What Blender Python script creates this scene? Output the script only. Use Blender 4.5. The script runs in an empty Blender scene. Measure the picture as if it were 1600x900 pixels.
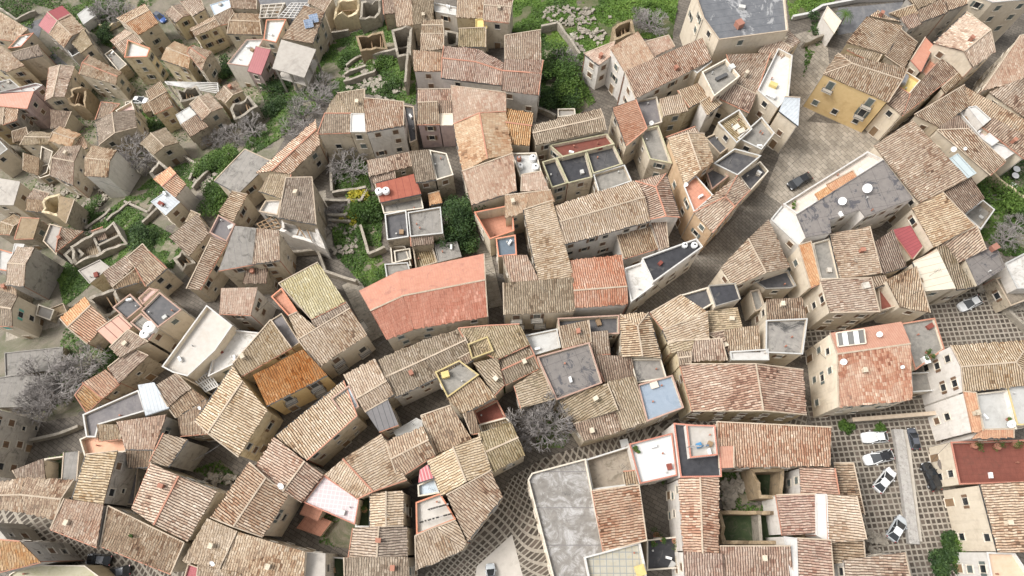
import bpy, math, random
from mathutils import Vector, noise
from mathutils.bvhtree import BVHTree
R = random.Random(7)
S = bpy.context.scene
C = S.collection
# ---------------------------------------------------------------- camera, sky, sun, exposure
CAMH = 110.0; TILT = math.radians(20.8); F = 1081.0
cam = bpy.data.cameras.new('camera'); camo = bpy.data.objects.new('camera', cam); C.objects.link(camo)
camo.location = (0, 0, CAMH); camo.rotation_euler = (TILT, 0, 0)
cam.sensor_width = 36; cam.lens = 36*F/1600; cam.clip_start = 1; cam.clip_end = 3000
S.camera = camo
w = bpy.data.worlds.new('World'); S.world = w; w.use_nodes = True
wn = w.node_tree.nodes; wl = w.node_tree.links
sky = wn.new('ShaderNodeTexSky'); sky.sky_type = 'NISHITA'; sky.sun_disc = False
SUN_EL, SUN_AZ = math.radians(54), math.radians(276)
sky.sun_elevation = SUN_EL; sky.sun_rotation = SUN_AZ; sky.dust_density = 4.0; sky.air_density = 1.0; sky.ozone_density = 1.0
hs = wn.new('ShaderNodeHueSaturation'); hs.inputs['Saturation'].default_value = 0.10
wl.new(sky.outputs[0], hs.inputs['Color']); wl.new(hs.outputs[0], wn['Background'].inputs[0])
wn['Background'].inputs[1].default_value = 0.145
sl = bpy.data.lights.new('sun', 'SUN'); sl.energy = 1.7; sl.angle = math.radians(22); sl.color = (1, .95, .89)
so = bpy.data.objects.new('sun', sl); C.objects.link(so)
so.rotation_euler = (math.pi/2-SUN_EL, 0, math.pi-SUN_AZ)
S.view_settings.view_transform = 'Standard'; S.view_settings.look = 'None'; S.view_settings.gamma = 1
S.view_settings.exposure = 0.70

# ---------------------------------------------------------------- places
def sm(t): t = max(0., min(1., t)); return t*t*(3-2*t)
def ground(x, y):
    s = (-x+y)/math.sqrt(2)
    z = -38*sm((s-45)/120)
    z += -25*sm((s-190)/260)
    z += 22*sm((y-160)/160)*sm((x+30)/120)
    if s > 60: z += 1.2*noise.noise(Vector((x*.03, y*.03, 3)))*sm((s-60)/30)
    return z
CT, ST = math.cos(TILT), math.sin(TILT)
def ray(px, py):
    u = (px-800)/F; v = (450-py)/F
    return Vector((u, ST+v*CT, -(CT-v*ST)))
def atz(px, py, z):
    d = ray(px, py); k = (z-CAMH)/d.z
    return Vector((d.x*k, d.y*k, z))
def atg(px, py, h=0.):
    z = 0.
    for _ in range(30):
        p = atz(px, py, z); z2 = ground(p.x, p.y)+h
        z = z*.4+z2*.6
    return atz(px, py, z)

# ---------------------------------------------------------------- materials
MATS = {}
def newmat(name):
    m = bpy.data.materials.new(name); m.use_nodes = True
    return m, m.node_tree.nodes, m.node_tree.links, m.node_tree.nodes['Principled BSDF']
def nd(n, t, **k):
    x = n.new(t)
    for a, b in k.items(): setattr(x, a, b)
    return x
def mathn(n, l, op, a, b=None, c=None):
    x = n.new('ShaderNodeMath'); x.operation = op
    for i, v in enumerate((a, b, c)):
        if v is None: continue
        if isinstance(v, (int, float)): x.inputs[i].default_value = v
        else: l.new(v, x.inputs[i])
    return x.outputs[0]
def mix(n, l, fac, a, b, mode='MIX'):
    x = n.new('ShaderNodeMix'); x.data_type = 'RGBA'; x.blend_type = mode
    for s, v in ((x.inputs[0], fac), (x.inputs[6], a), (x.inputs[7], b)):
        if isinstance(v, (int, float)): s.default_value = v
        elif isinstance(v, tuple): s.default_value = (*v, 1) if len(v) == 3 else v
        else: l.new(v, s)
    return x.outputs[2]
def ramp(n, l, fac, stops, interp='LINEAR'):
    r = n.new('ShaderNodeValToRGB'); r.color_ramp.interpolation = interp
    e = r.color_ramp.elements
    while len(e) < len(stops): e.new(.5)
    for q, (p, c) in zip(e, stops):
        q.position = p; q.color = (*c, 1) if len(c) == 3 else c
    l.new(fac, r.inputs[0]); return r.outputs[0]
def posn(n, l, scale=1.0):
    g = n.new('ShaderNodeNewGeometry'); m = n.new('ShaderNodeVectorMath'); m.operation = 'SCALE'
    l.new(g.outputs['Position'], m.inputs[0]); m.inputs[3].default_value = scale
    return m.outputs[0]
def tex(n, l, vec, scale, detail=4, rough=.6, dist=0.):
    t = n.new('ShaderNodeTexNoise'); l.new(vec, t.inputs['Vector']); t.inputs['Scale'].default_value = scale
    t.inputs['Detail'].default_value = detail; t.inputs['Roughness'].default_value = rough
    t.inputs['Distortion'].default_value = dist
    return t.outputs['Fac']
def contrast(n, l, f, lo, hi):
    m = n.new('ShaderNodeMapRange'); l.new(f, m.inputs[0]); m.inputs[1].default_value = lo; m.inputs[2].default_value = hi
    return m.outputs[0]

# tile palettes: clay tones of single tiles, share of dark old tiles, lichen share
PAL = {
 'tan': ([(0.104,0.067,0.044),(0.260,0.164,0.104),(0.398,0.290,0.196),(0.470,0.371,0.263),(0.529,0.440,0.333)], 0.42),
 'cream': ([(0.138,0.092,0.060),(0.329,0.227,0.140),(0.450,0.353,0.239),(0.504,0.407,0.294),(0.554,0.464,0.352)], 0.34),
 'pink': ([(0.112,0.067,0.044),(0.286,0.168,0.108),(0.415,0.277,0.188),(0.478,0.354,0.255),(0.529,0.424,0.325)], 0.36),
 'salmon': ([(0.181,0.106,0.075),(0.344,0.194,0.130),(0.417,0.264,0.184),(0.457,0.320,0.231),(0.501,0.388,0.296)], 0.20),
 'umber': ([(0.095,0.055,0.036),(0.225,0.130,0.084),(0.363,0.231,0.152),(0.445,0.310,0.213),(0.512,0.399,0.298)], 0.40),
 'brown': ([(0.071,0.047,0.033),(0.177,0.112,0.074),(0.292,0.202,0.135),(0.378,0.284,0.198),(0.455,0.367,0.273)], 0.50),
 'gray': ([(0.087,0.067,0.048),(0.208,0.155,0.108),(0.311,0.248,0.180),(0.386,0.314,0.232),(0.445,0.375,0.286)], 0.50),
 'moss': ([(0.099,0.076,0.046),(0.239,0.180,0.106),(0.354,0.276,0.175),(0.416,0.338,0.225),(0.472,0.396,0.284)], 0.55),
 'orange': ([(0.204,0.090,0.047),(0.389,0.171,0.086),(0.464,0.234,0.128),(0.495,0.288,0.166),(0.513,0.349,0.232)], 0.18),
 'neworange': ([(0.352,0.144,0.077),(0.436,0.189,0.103),(0.491,0.243,0.137),(0.513,0.279,0.166),(0.540,0.332,0.207)], 0.05),
 'burnt': ([(0.167,0.054,0.026),(0.306,0.104,0.043),(0.371,0.140,0.064),(0.414,0.175,0.083),(0.432,0.227,0.124)], 0.22),
 'redtile': ([(0.167,0.072,0.051),(0.278,0.126,0.090),(0.324,0.162,0.115),(0.351,0.192,0.141),(0.387,0.236,0.182)], 0.15),
 'redorange': ([(.30,.11,.06),(.46,.17,.09),(.52,.22,.125),(.55,.27,.165),(.57,.34,.24)], .12),
 'red2': ([(.26,.10,.085),(.36,.14,.115),(.41,.17,.14),(.44,.20,.165),(.47,.24,.20)], .12),
 'yellow': ([(0.250,0.180,0.086),(0.426,0.342,0.171),(0.510,0.423,0.231),(0.540,0.463,0.274),(0.584,0.515,0.340)], 0.18),
 'patch': ([(.13,.05,.035),(.31,.12,.08),(.42,.20,.135),(.49,.29,.205),(.54,.39,.30)], .12),
 'redpatch': ([(0.112,0.063,0.040),(0.268,0.143,0.092),(0.389,0.235,0.160),(0.462,0.322,0.228),(0.520,0.407,0.310)], 0.32),
}
def tile_mat(k):
    cols, age = PAL[k]
    m, n, l, b = newmat('roof_tiles_'+k)
    a = nd(n, 'ShaderNodeUVMap', uv_map='UVMap')
    s = n.new('ShaderNodeSeparateXYZ'); l.new(a.outputs[0], s.inputs[0])
    wv = tex(n, l, posn(n, l), .9, 3)
    col = mathn(n, l, 'ADD', mathn(n, l, 'DIVIDE', s.outputs[0], .35), mathn(n, l, 'MULTIPLY', mathn(n, l, 'SUBTRACT', wv, .5), .9))
    fc = mathn(n, l, 'FLOOR', col)
    offs = mathn(n, l, 'MULTIPLY', mathn(n, l, 'SINE', mathn(n, l, 'MULTIPLY', fc, 12.9)), .5)
    row = mathn(n, l, 'ADD', mathn(n, l, 'DIVIDE', s.outputs[1], .52), offs)
    fr = mathn(n, l, 'FLOOR', row)
    oi = n.new('ShaderNodeObjectInfo')
    cv = n.new('ShaderNodeCombineXYZ'); l.new(fc, cv.inputs[0]); l.new(fr, cv.inputs[1]); l.new(oi.outputs['Random'], cv.inputs[2])
    wnz = nd(n, 'ShaderNodeTexWhiteNoise', noise_dimensions='3D'); l.new(cv.outputs[0], wnz.inputs['Vector'])
    P = posn(n, l)
    big = tex(n, l, P, .22, 3, .6)
    v = mathn(n, l, 'ADD', mathn(n, l, 'MULTIPLY', wnz.outputs['Value'], .62), mathn(n, l, 'MULTIPLY', contrast(n, l, big, .3, .7), .38))
    c = ramp(n, l, v, [(.06, cols[0]), (.17, cols[1]), (.34, cols[2]), (.58, cols[3]), (.78, cols[4]), (.94, tuple(min(.8, x*1.3+.05) for x in cols[4]))])
    vo = n.new('ShaderNodeTexVoronoi'); vo.inputs['Scale'].default_value = .28; vo.inputs['Randomness'].default_value = 1; l.new(a.outputs[0], vo.inputs['Vector'])
    vs = n.new('ShaderNodeSeparateColor'); l.new(vo.outputs['Color'], vs.inputs[0])
    c = mix(n, l, mathn(n, l, 'MULTIPLY', mathn(n, l, 'GREATER_THAN', vs.outputs[0], .72), .35), c, cols[1])
    c = mix(n, l, mathn(n, l, 'MULTIPLY', mathn(n, l, 'LESS_THAN', vs.outputs[1], .2), .35), c, cols[4])
    # sunken pan tiles: grime plus channel shade painted into the colour
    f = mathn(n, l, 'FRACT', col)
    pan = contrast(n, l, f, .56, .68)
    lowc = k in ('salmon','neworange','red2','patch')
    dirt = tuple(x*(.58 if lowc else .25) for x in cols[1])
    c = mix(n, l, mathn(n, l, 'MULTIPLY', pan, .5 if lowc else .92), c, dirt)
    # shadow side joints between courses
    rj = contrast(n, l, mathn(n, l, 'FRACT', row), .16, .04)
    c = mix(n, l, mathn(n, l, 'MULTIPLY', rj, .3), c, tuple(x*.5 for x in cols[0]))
    # lichen and grime patches
    li = contrast(n, l, tex(n, l, P, .8, 7, .8, .6), .55-.10*age, .72)
    grime = (.135,.11,.08) if k != 'moss' else (.17,.155,.08)
    c = mix(n, l, mathn(n, l, 'MULTIPLY', li, .3+.5*age), c, grime)
    hv = n.new('ShaderNodeHueSaturation'); l.new(c, hv.inputs['Color'])
    l.new(mathn(n, l, 'ADD', mathn(n, l, 'MULTIPLY', oi.outputs['Random'], .34 if age > .25 else .12), .80 if age > .25 else .94), hv.inputs['Value'])
    rh = nd(n, 'ShaderNodeTexWhiteNoise', noise_dimensions='1D'); l.new(mathn(n, l, 'MULTIPLY', oi.outputs['Random'], 37.), rh.inputs['W'])
    l.new(mathn(n, l, 'ADD', mathn(n, l, 'MULTIPLY', rh.outputs['Value'], .014), .487 if age > .25 else .499), hv.inputs['Hue'])
    l.new(mathn(n, l, 'ADD', mathn(n, l, 'MULTIPLY', rh.outputs['Value'], .25), .88 if age > .25 else .84), hv.inputs['Saturation'])
    l.new(hv.outputs[0], b.inputs['Base Color']); b.inputs['Roughness'].default_value = .92
    b.inputs['Specular IOR Level'].default_value = .2
    bp = n.new('ShaderNodeBump'); bp.inputs['Strength'].default_value = .5; bp.inputs['Distance'].default_value = .04
    l.new(mathn(n, l, 'ADD', mathn(n, l, 'FRACT', row), tex(n, l, P, 9, 2)), bp.inputs['Height']); l.new(bp.outputs[0], b.inputs['Normal'])
    return m
def surf(name, c1, c2, scale=1.2, rough=.85, spots=None, spot_amt=.5, sscale=.5, slo=.52, shi=.62, lines=None, bump=.02, metallic=0, streak=False):
    """plain weathered surface: two tones of noise, optional stain colour with its own shape, optional grid lines"""
    m, n, l, b = newmat(name)
    P = posn(n, l)
    c = mix(n, l, contrast(n, l, tex(n, l, P, scale, 6, .65), .3, .7), c1, c2)
    if spots:
        f = contrast(n, l, tex(n, l, P, sscale, 9, .78, .9), slo, shi)
        c = mix(n, l, mathn(n, l, 'MULTIPLY', f, spot_amt), c, spots)
    if streak:
        mp = n.new('ShaderNodeMapping'); l.new(P, mp.inputs[0]); mp.inputs['Scale'].default_value = (1.6, 1.6, .18)
        f = contrast(n, l, tex(n, l, mp.outputs[0], 1, 6, .7), .5, .75)
        c = mix(n, l, mathn(n, l, 'MULTIPLY', f, .42), c, tuple(x*.5 for x in c1))
    if lines:
        axis, pitch, wd, lc = lines
        a = nd(n, 'ShaderNodeUVMap', uv_map='UVMap'); s = n.new('ShaderNodeSeparateXYZ'); l.new(a.outputs[0], s.inputs[0])
        for i, ch in enumerate('uv'):
            if ch in axis:
                f = mathn(n, l, 'LESS_THAN', mathn(n, l, 'FRACT', mathn(n, l, 'DIVIDE', s.outputs[i], pitch)), wd)
                c = mix(n, l, f, c, lc)
    oi = n.new('ShaderNodeObjectInfo')
    hv = n.new('ShaderNodeHueSaturation'); l.new(c, hv.inputs['Color'])
    l.new(mathn(n, l, 'ADD', mathn(n, l, 'MULTIPLY', oi.outputs['Random'], .2), .9), hv.inputs['Value'])
    l.new(hv.outputs[0], b.inputs['Base Color']); b.inputs['Roughness'].default_value = rough; b.inputs['Metallic'].default_value = metallic
    bp = n.new('ShaderNodeBump'); bp.inputs['Strength'].default_value = .6; bp.inputs['Distance'].default_value = bump*2
    l.new(tex(n, l, P, 5, 5, .7), bp.inputs['Height']); l.new(bp.outputs[0], b.inputs['Normal'])
    return m
SURF = {
 # name: (c1, c2, kwargs)
 'bit': ((.10,.105,.115),(.15,.155,.165),dict(spots=(.34,.34,.34),spot_amt=.8,sscale=.10,slo=.55,shi=.57,rough=.55,lines=('u',1.6,.03,(.04,.04,.05)))),
 'bit2':((.15,.135,.125),(.20,.18,.165),dict(spots=(.055,.055,.065),spot_amt=.85,sscale=.45,slo=.55,shi=.57,rough=.6,lines=('uv',2.4,.02,(.07,.06,.06)))),
 'black':((.02,.02,.024),(.045,.045,.05),dict(spots=(.17,.16,.14),spot_amt=.5,sscale=.4,slo=.58,shi=.68,rough=.5)),
 'dark':((.05,.05,.055),(.10,.095,.095),dict(spots=(.20,.19,.17),spot_amt=.5,sscale=.35,slo=.55,shi=.7,rough=.65)),
 'slate':((.13,.12,.125),(.19,.175,.17),dict(spots=(.07,.07,.07),spot_amt=.5,sscale=.5)),
 'blue':((.23,.28,.34),(.27,.32,.385),dict(spots=(.20,.25,.31),spot_amt=.7,sscale=.35,slo=.55,shi=.6,rough=.5)),
 'bluedark':((.10,.13,.16),(.13,.165,.20),dict(rough=.5)),
 'sky':((.42,.49,.55),(.48,.54,.60),dict()),
 'skyterr':((.45,.52,.58),(.52,.58,.63),dict(spots=(.3,.34,.38),spot_amt=.4)),
 'conc':((.19,.18,.16),(.29,.27,.24),dict(spots=(.09,.085,.075),spot_amt=.7,sscale=.35,slo=.5,shi=.68)),
 'concplain':((.34,.31,.275),(.41,.38,.34),dict(spots=(.22,.20,.18),spot_amt=.5,sscale=.25)),
 'concwhite':((.15,.137,.122),(.24,.222,.20),dict(spots=(.44,.43,.42),spot_amt=.8,sscale=.42,slo=.48,shi=.62,lines=('v',5.,.02,(.15,.14,.14)))),
 'concyel':((.36,.33,.25),(.42,.40,.34),dict(spots=(.42,.31,.10),spot_amt=.5,sscale=.5,slo=.55,shi=.7,lines=('uv',.9,.12,(.24,.25,.25)))),
 'pale':((.42,.415,.395),(.50,.495,.475),dict(spots=(.34,.33,.31),spot_amt=.5,sscale=.5)),
 'white':((.47,.455,.43),(.56,.545,.52),dict(spots=(.42,.40,.37),spot_amt=.6,sscale=.45)),
 'whitemess':((.47,.45,.42),(.56,.54,.51),dict(spots=(.28,.26,.22),spot_amt=.8,sscale=.8,slo=.5,shi=.62)),
 'whiteconc':((.42,.39,.35),(.50,.47,.43),dict(spots=(.42,.37,.31),spot_amt=.5,sscale=.6)),
 'whitetile':((.54,.535,.52),(.58,.575,.56),dict(lines=('uv',.62,.06,(.56,.56,.56)),spots=(.55,.53,.5),spot_amt=.4)),
 'creamtile':((.50,.44,.38),(.56,.50,.44),dict(lines=('uv',.7,.08,(.50,.42,.36)),spots=(.40,.34,.28),spot_amt=.4)),
 'creamflat':((.55,.49,.40),(.62,.56,.47),dict(spots=(.38,.32,.25),spot_amt=.4)),
 'creampanel':((.50,.45,.36),(.56,.51,.42),dict(lines=('u',1.1,.08,(.36,.31,.24)))),
 'lilac':((.48,.40,.41),(.53,.45,.45),dict(lines=('uv',.6,.14,(.60,.55,.54)))),
 'pinkfloor':((.56,.40,.36),(.62,.46,.42),dict(spots=(.42,.28,.25),spot_amt=.5)),
 'pinkflat':((.40,.20,.135),(.48,.28,.20),dict(spots=(.32,.15,.11),spot_amt=.5,sscale=1.2,lines=('u',.36,.2,(.36,.17,.12)))),
 'pinkpanel':((.60,.34,.26),(.64,.38,.30),dict(lines=('u',1.25,.1,(.16,.09,.07)))),
 'pink2':((.54,.27,.20),(.60,.33,.26),dict(spots=(.66,.45,.38),spot_amt=.4,sscale=1.0,lines=('u',.36,.25,(.46,.21,.15)))),
 'peach':((.62,.34,.22),(.66,.39,.27),dict()),
 'terra':((.44,.20,.13),(.50,.25,.17),dict(spots=(.34,.15,.1),spot_amt=.5,lines=('uv',.6,.05,(.33,.15,.1)))),
 'terracream':((.50,.36,.25),(.56,.42,.31),dict()),
 'rust':((.15,.045,.032),(.20,.065,.045),dict(spots=(.12,.05,.035),spot_amt=.6,lines=('uv',.8,.06,(.14,.045,.03)))),
 'rustred':((.28,.08,.05),(.34,.11,.07),dict(spots=(.20,.06,.04),spot_amt=.6,lines=('u',1.2,.07,(.19,.05,.035)))),
 'burntflat':((.20,.185,.17),(.30,.28,.25),dict(spots=(.03,.03,.03),spot_amt=.9,sscale=.3,slo=.5,shi=.6)),
 'yellowflat':((.58,.45,.16),(.62,.50,.22),dict(spots=(.42,.33,.14),spot_amt=.5)),
 'moss':((.26,.24,.17),(.34,.32,.24),dict(spots=(.13,.16,.05),spot_amt=.8,sscale=.5,slo=.5,shi=.62)),
 'mossflat':((.38,.35,.24),(.44,.41,.30),dict(spots=(.27,.27,.14),spot_amt=.6)),
 'green':((.02,.035,.012),(.04,.06,.02),dict(spots=(.10,.09,.06),spot_amt=.6)),
 'rubble':((.17,.14,.11),(.27,.23,.18),dict(spots=(.08,.075,.05),spot_amt=.7,sscale=.8,bump=.1)),
 'rubble2':((.25,.18,.10),(.34,.26,.17),dict(spots=(.13,.10,.07),spot_amt=.7,sscale=.9,bump=.08)),
 'ruinfloor':((.26,.215,.165),(.33,.285,.23),dict(spots=(.12,.10,.07),spot_amt=.7,sscale=.6)),
 'grayfib':((.20,.185,.165),(.28,.26,.235),dict(spots=(.10,.092,.08),spot_amt=.9,sscale=.5,lines=('u',1.05,.05,(.17,.165,.155)))),
 'metal':((.40,.43,.46),(.48,.51,.53),dict(spots=(.25,.26,.27),spot_amt=.5,rough=.45,lines=('u',.5,.12,(.30,.32,.34)))),
 'slatemetal':((.16,.15,.15),(.20,.19,.19),dict(rough=.5,lines=('u',.8,.12,(.08,.08,.08)))),
 'glass':((.42,.49,.50),(.50,.56,.57),dict(rough=.2,lines=('u',1.2,.1,(.25,.28,.28)))),
 'maroon':((.25,.055,.06),(.29,.07,.075),dict(rough=.5,lines=('u',.5,.16,(.19,.04,.045)))),
 'maroonflat':((.30,.06,.07),(.33,.075,.085),dict(rough=.6)),
 'maroonlight':((.42,.13,.14),(.46,.16,.17),dict(lines=('u',.45,.3,(.55,.36,.35)))),
 'redsmooth':((.42,.19,.125),(.48,.25,.175),dict(spots=(.27,.13,.10),spot_amt=.6,sscale=.6,lines=('u',.4,.12,(.44,.18,.14)))),
 # rims
 'orange_rim':((.50,.19,.11),(.57,.25,.16),dict()),
 'pink_rim':((.36,.225,.175),(.44,.30,.24),dict(spots=(.28,.17,.13),spot_amt=.5)),
 'brick_rim':((.42,.16,.11),(.48,.22,.16),dict(lines=('u',.3,.15,(.30,.14,.10)))),
 'cream_rim':((.56,.50,.41),(.62,.56,.47),dict(spots=(.36,.32,.25),spot_amt=.5)),
 'yellow_rim':((.44,.34,.14),(.50,.41,.22),dict(spots=(.25,.22,.12),spot_amt=.6)),
 'moss_rim':((.36,.33,.21),(.42,.39,.27),dict(spots=(.16,.17,.07),spot_amt=.7,sscale=.9)),
 'cap':((.38,.30,.22),(.48,.40,.31),dict(spots=(.28,.21,.15),spot_amt=.6,sscale=1.5)),
 'cap_orange':((.38,.17,.11),(.46,.24,.165),dict(spots=(.3,.13,.08),spot_amt=.5,sscale=1.5)),
 # walls
 'w_b':((.52,.445,.335),(.60,.525,.415),dict(spots=(.30,.245,.18),spot_amt=.85,sscale=.35,streak=True)),
 'w_c':((.60,.52,.40),(.66,.58,.47),dict(spots=(.44,.36,.27),spot_amt=.45,sscale=.3,streak=True)),
 'w_w':((.60,.56,.51),(.68,.645,.60),dict(spots=(.42,.38,.33),spot_amt=.5,sscale=.35,streak=True)),
 'w_y':((.55,.455,.295),(.62,.53,.37),dict(spots=(.32,.235,.13),spot_amt=.85,sscale=.4,streak=True)),
 'w_o':((.56,.40,.19),(.62,.46,.24),dict(spots=(.42,.26,.11),spot_amt=.4,sscale=.3)),
 'w_n':((.50,.34,.20),(.56,.41,.27),dict(spots=(.38,.24,.13),spot_amt=.5,sscale=.3,streak=True)),
 'w_g':((.34,.315,.28),(.42,.39,.35),dict(spots=(.15,.14,.13),spot_amt=.85,sscale=.35,streak=True)),
 'w_s':((.33,.28,.21),(.45,.385,.295),dict(spots=(.12,.10,.08),spot_amt=.9,sscale=.9,bump=.07,streak=True)),
 'w_p':((.44,.33,.32),(.52,.41,.39),dict(spots=(.33,.27,.27),spot_amt=.75,sscale=.35,streak=True)),
 # misc
 'shutter':((.14,.085,.05),(.18,.11,.07),dict(rough=.6)),
 'shutter_g':((.10,.12,.11),(.13,.15,.14),dict(rough=.6)),
 'shutter_t':((.14,.42,.36),(.17,.47,.41),dict(rough=.6)),
 'stoneframe':((.42,.38,.32),(.50,.46,.40),dict()),
 'iron':((.03,.03,.03),(.05,.05,.05),dict(rough=.5)),
 'plastic_w':((.72,.72,.71),(.76,.76,.75),dict(rough=.4)),
 'plastic_b':((.06,.22,.42),(.08,.26,.48),dict(rough=.4)),
 'wood':((.22,.14,.08),(.28,.19,.11),dict()),
 'rubber':((.02,.02,.02),(.03,.03,.03),dict(rough=.8)),
 'bark':((.16,.14,.13),(.24,.22,.20),dict()),
 'twig':((.19,.17,.16),(.28,.26,.245),dict()),
 'rail':((.42,.38,.33),(.5,.46,.4),dict(spots=(.2,.18,.15),spot_amt=.6,sscale=.9)),
 'stone':((.24,.21,.17),(.38,.34,.28),dict(spots=(.11,.10,.08),spot_amt=.7,sscale=1.1,bump=.08)),
 'cobble':((.28,.265,.245),(.40,.38,.355),dict(spots=(.18,.17,.155),spot_amt=.8,sscale=2.2,bump=.08)),
 'asphalt':((.10,.10,.105),(.15,.15,.155),dict(spots=(.22,.21,.20),spot_amt=.6,sscale=.25)),
 'silver':((.50,.51,.53),(.55,.56,.58),dict(rough=.3,metallic=.6)),
 'solar':((.16,.22,.32),(.2,.26,.37),dict(rough=.2,lines=('uv',.5,.06,(.5,.52,.55)))),
}
def M(k):
    if k in MATS: return MATS[k]
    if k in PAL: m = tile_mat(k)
    elif k in SURF: c1, c2, kw = SURF[k]; m = surf(k, c1, c2, **kw)
    else: raise KeyError(k)
    MATS[k] = m; return m
def paint(name, col, rough=.25):
    if name in MATS: return MATS[name]
    m, n, l, b = newmat(name); P = posn(n, l)
    l.new(mix(n, l, contrast(n, l, tex(n, l, P, 1.5, 4), .35, .75), col, tuple(min(1, x*.9+.01) for x in col)), b.inputs['Base Color'])
    b.inputs['Roughness'].default_value = rough; b.inputs['Coat Weight'].default_value = .5
    MATS[name] = m; return m
def glassm():
    if 'glassp' in MATS: return MATS['glassp']
    m, n, l, b = newmat('dark_glass'); P = posn(n, l)
    l.new(mix(n, l, tex(n, l, P, .8, 2), (.012,.014,.017), (.04,.045,.05)), b.inputs['Base Color'])
    b.inputs['Roughness'].default_value = .08; MATS['glassp'] = m; return m
def rotvec(n, l, P, ang, sc=1.):
    mp = n.new('ShaderNodeMapping'); l.new(P, mp.inputs[0]); mp.inputs['Rotation'].default_value = (0, 0, ang)
    mp.inputs['Scale'].default_value = (sc, sc, sc); s = n.new('ShaderNodeSeparateXYZ'); l.new(mp.outputs[0], s.inputs[0]); return s
def checker_mat(name, ang, pitch=.8, warp=0.):
    """pale stone grid with dark square setts"""
    m, n, l, b = newmat(name); P = posn(n, l)
    if warp:
        nz = n.new('ShaderNodeTexNoise'); l.new(P, nz.inputs['Vector']); nz.inputs['Scale'].default_value = .05; nz.inputs['Detail'].default_value = 1
        vm = n.new('ShaderNodeVectorMath'); vm.operation = 'MULTIPLY_ADD'; l.new(nz.outputs['Color'], vm.inputs[0]); vm.inputs[1].default_value = (warp, warp, 0); l.new(P, vm.inputs[2]); PP = vm.outputs[0]
    else: PP = P
    s = rotvec(n, l, PP, ang, 1/pitch)
    fs = [mathn(n, l, 'FRACT', s.outputs[i]) for i in (0, 1)]
    inside = mathn(n, l, 'MULTIPLY', mathn(n, l, 'GREATER_THAN', fs[0], .29), mathn(n, l, 'GREATER_THAN', fs[1], .29))
    cv = n.new('ShaderNodeCombineXYZ')
    for i in (0, 1): l.new(mathn(n, l, 'FLOOR', s.outputs[i]), cv.inputs[i])
    wz = nd(n, 'ShaderNodeTexWhiteNoise', noise_dimensions='2D'); l.new(cv.outputs[0], wz.inputs['Vector'])
    dk = ramp(n, l, wz.outputs['Value'], [(0, (.04,.03,.022)), (.7, (.075,.058,.044)), (1, (.13,.10,.08))])
    lt = mix(n, l, contrast(n, l, tex(n, l, P, 1.5, 5), .35, .7), (.25,.22,.18), (.35,.315,.26))
    c = mix(n, l, inside, lt, dk)
    g = contrast(n, l, tex(n, l, P, .18, 6, .7), .52, .72)
    c = mix(n, l, mathn(n, l, 'MULTIPLY', g, .5), c, (.15,.13,.10))
    c = mix(n, l, mathn(n, l, 'MULTIPLY', contrast(n, l, tex(n, l, P, .9, 8, .8), .5, .7), .4), c, (.17,.15,.12))
    l.new(c, b.inputs['Base Color']); b.inputs['Roughness'].default_value = .85
    bp = n.new('ShaderNodeBump'); bp.inputs['Strength'].default_value = .4; bp.inputs['Distance'].default_value = .03
    l.new(inside, bp.inputs['Height']); bp.invert = True; l.new(bp.outputs[0], b.inputs['Normal'])
    return m
def slab_mat(name, c1, c2, c3, ang, bw=1.1, bh=.6, scale=1.):
    m, n, l, b = newmat(name); P = posn(n, l)
    mp = n.new('ShaderNodeMapping'); l.new(P, mp.inputs[0]); mp.inputs['Rotation'].default_value = (0, 0, ang)
    br = n.new('ShaderNodeTexBrick'); l.new(mp.outputs[0], br.inputs['Vector'])
    br.inputs['Color1'].default_value = (*c1, 1); br.inputs['Color2'].default_value = (*c2, 1); br.inputs['Mortar'].default_value = (*c3, 1)
    br.inputs['Scale'].default_value = scale; br.inputs['Mortar Size'].default_value = .035; br.inputs['Brick Width'].default_value = bw; br.inputs['Row Height'].default_value = bh
    br.inputs['Bias'].default_value = .1
    c = mix(n, l, mathn(n, l, 'MULTIPLY', contrast(n, l, tex(n, l, P, .22, 7, .75), .42, .68), .7), br.outputs['Color'], tuple(x*.4 for x in c1))
    c = mix(n, l, mathn(n, l, 'MULTIPLY', contrast(n, l, tex(n, l, P, 1.1, 5, .7), .55, .7), .5), c, c2)
    l.new(c, b.inputs['Base Color']); b.inputs['Roughness'].default_value = .8
    bp = n.new('ShaderNodeBump'); bp.inputs['Strength'].default_value = .5; bp.inputs['Distance'].default_value = .05
    l.new(tex(n, l, P, 4, 5), bp.inputs['Height']); l.new(bp.outputs[0], b.inputs['Normal'])
    return m
def leaf_mat(name, c1, c2, c3, sc=.25):
    m, n, l, b = newmat(name); P = posn(n, l)
    g = n.new('ShaderNodeNewGeometry')
    big = contrast(n, l, tex(n, l, P, sc, 4, .6), .35, .65)
    fine = nd(n, 'ShaderNodeTexWhiteNoise', noise_dimensions='1D'); l.new(g.outputs['Random Per Island'], fine.inputs['W'])
    v = mathn(n, l, 'ADD', mathn(n, l, 'MULTIPLY', big, .6), mathn(n, l, 'MULTIPLY', fine.outputs['Value'], .4))
    l.new(ramp(n, l, v, [(0, c1), (.5, c2), (1, c3)]), b.inputs['Base Color']); b.inputs['Roughness'].default_value = .6
    b.inputs['Specular IOR Level'].default_value = .25
    return m

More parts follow.
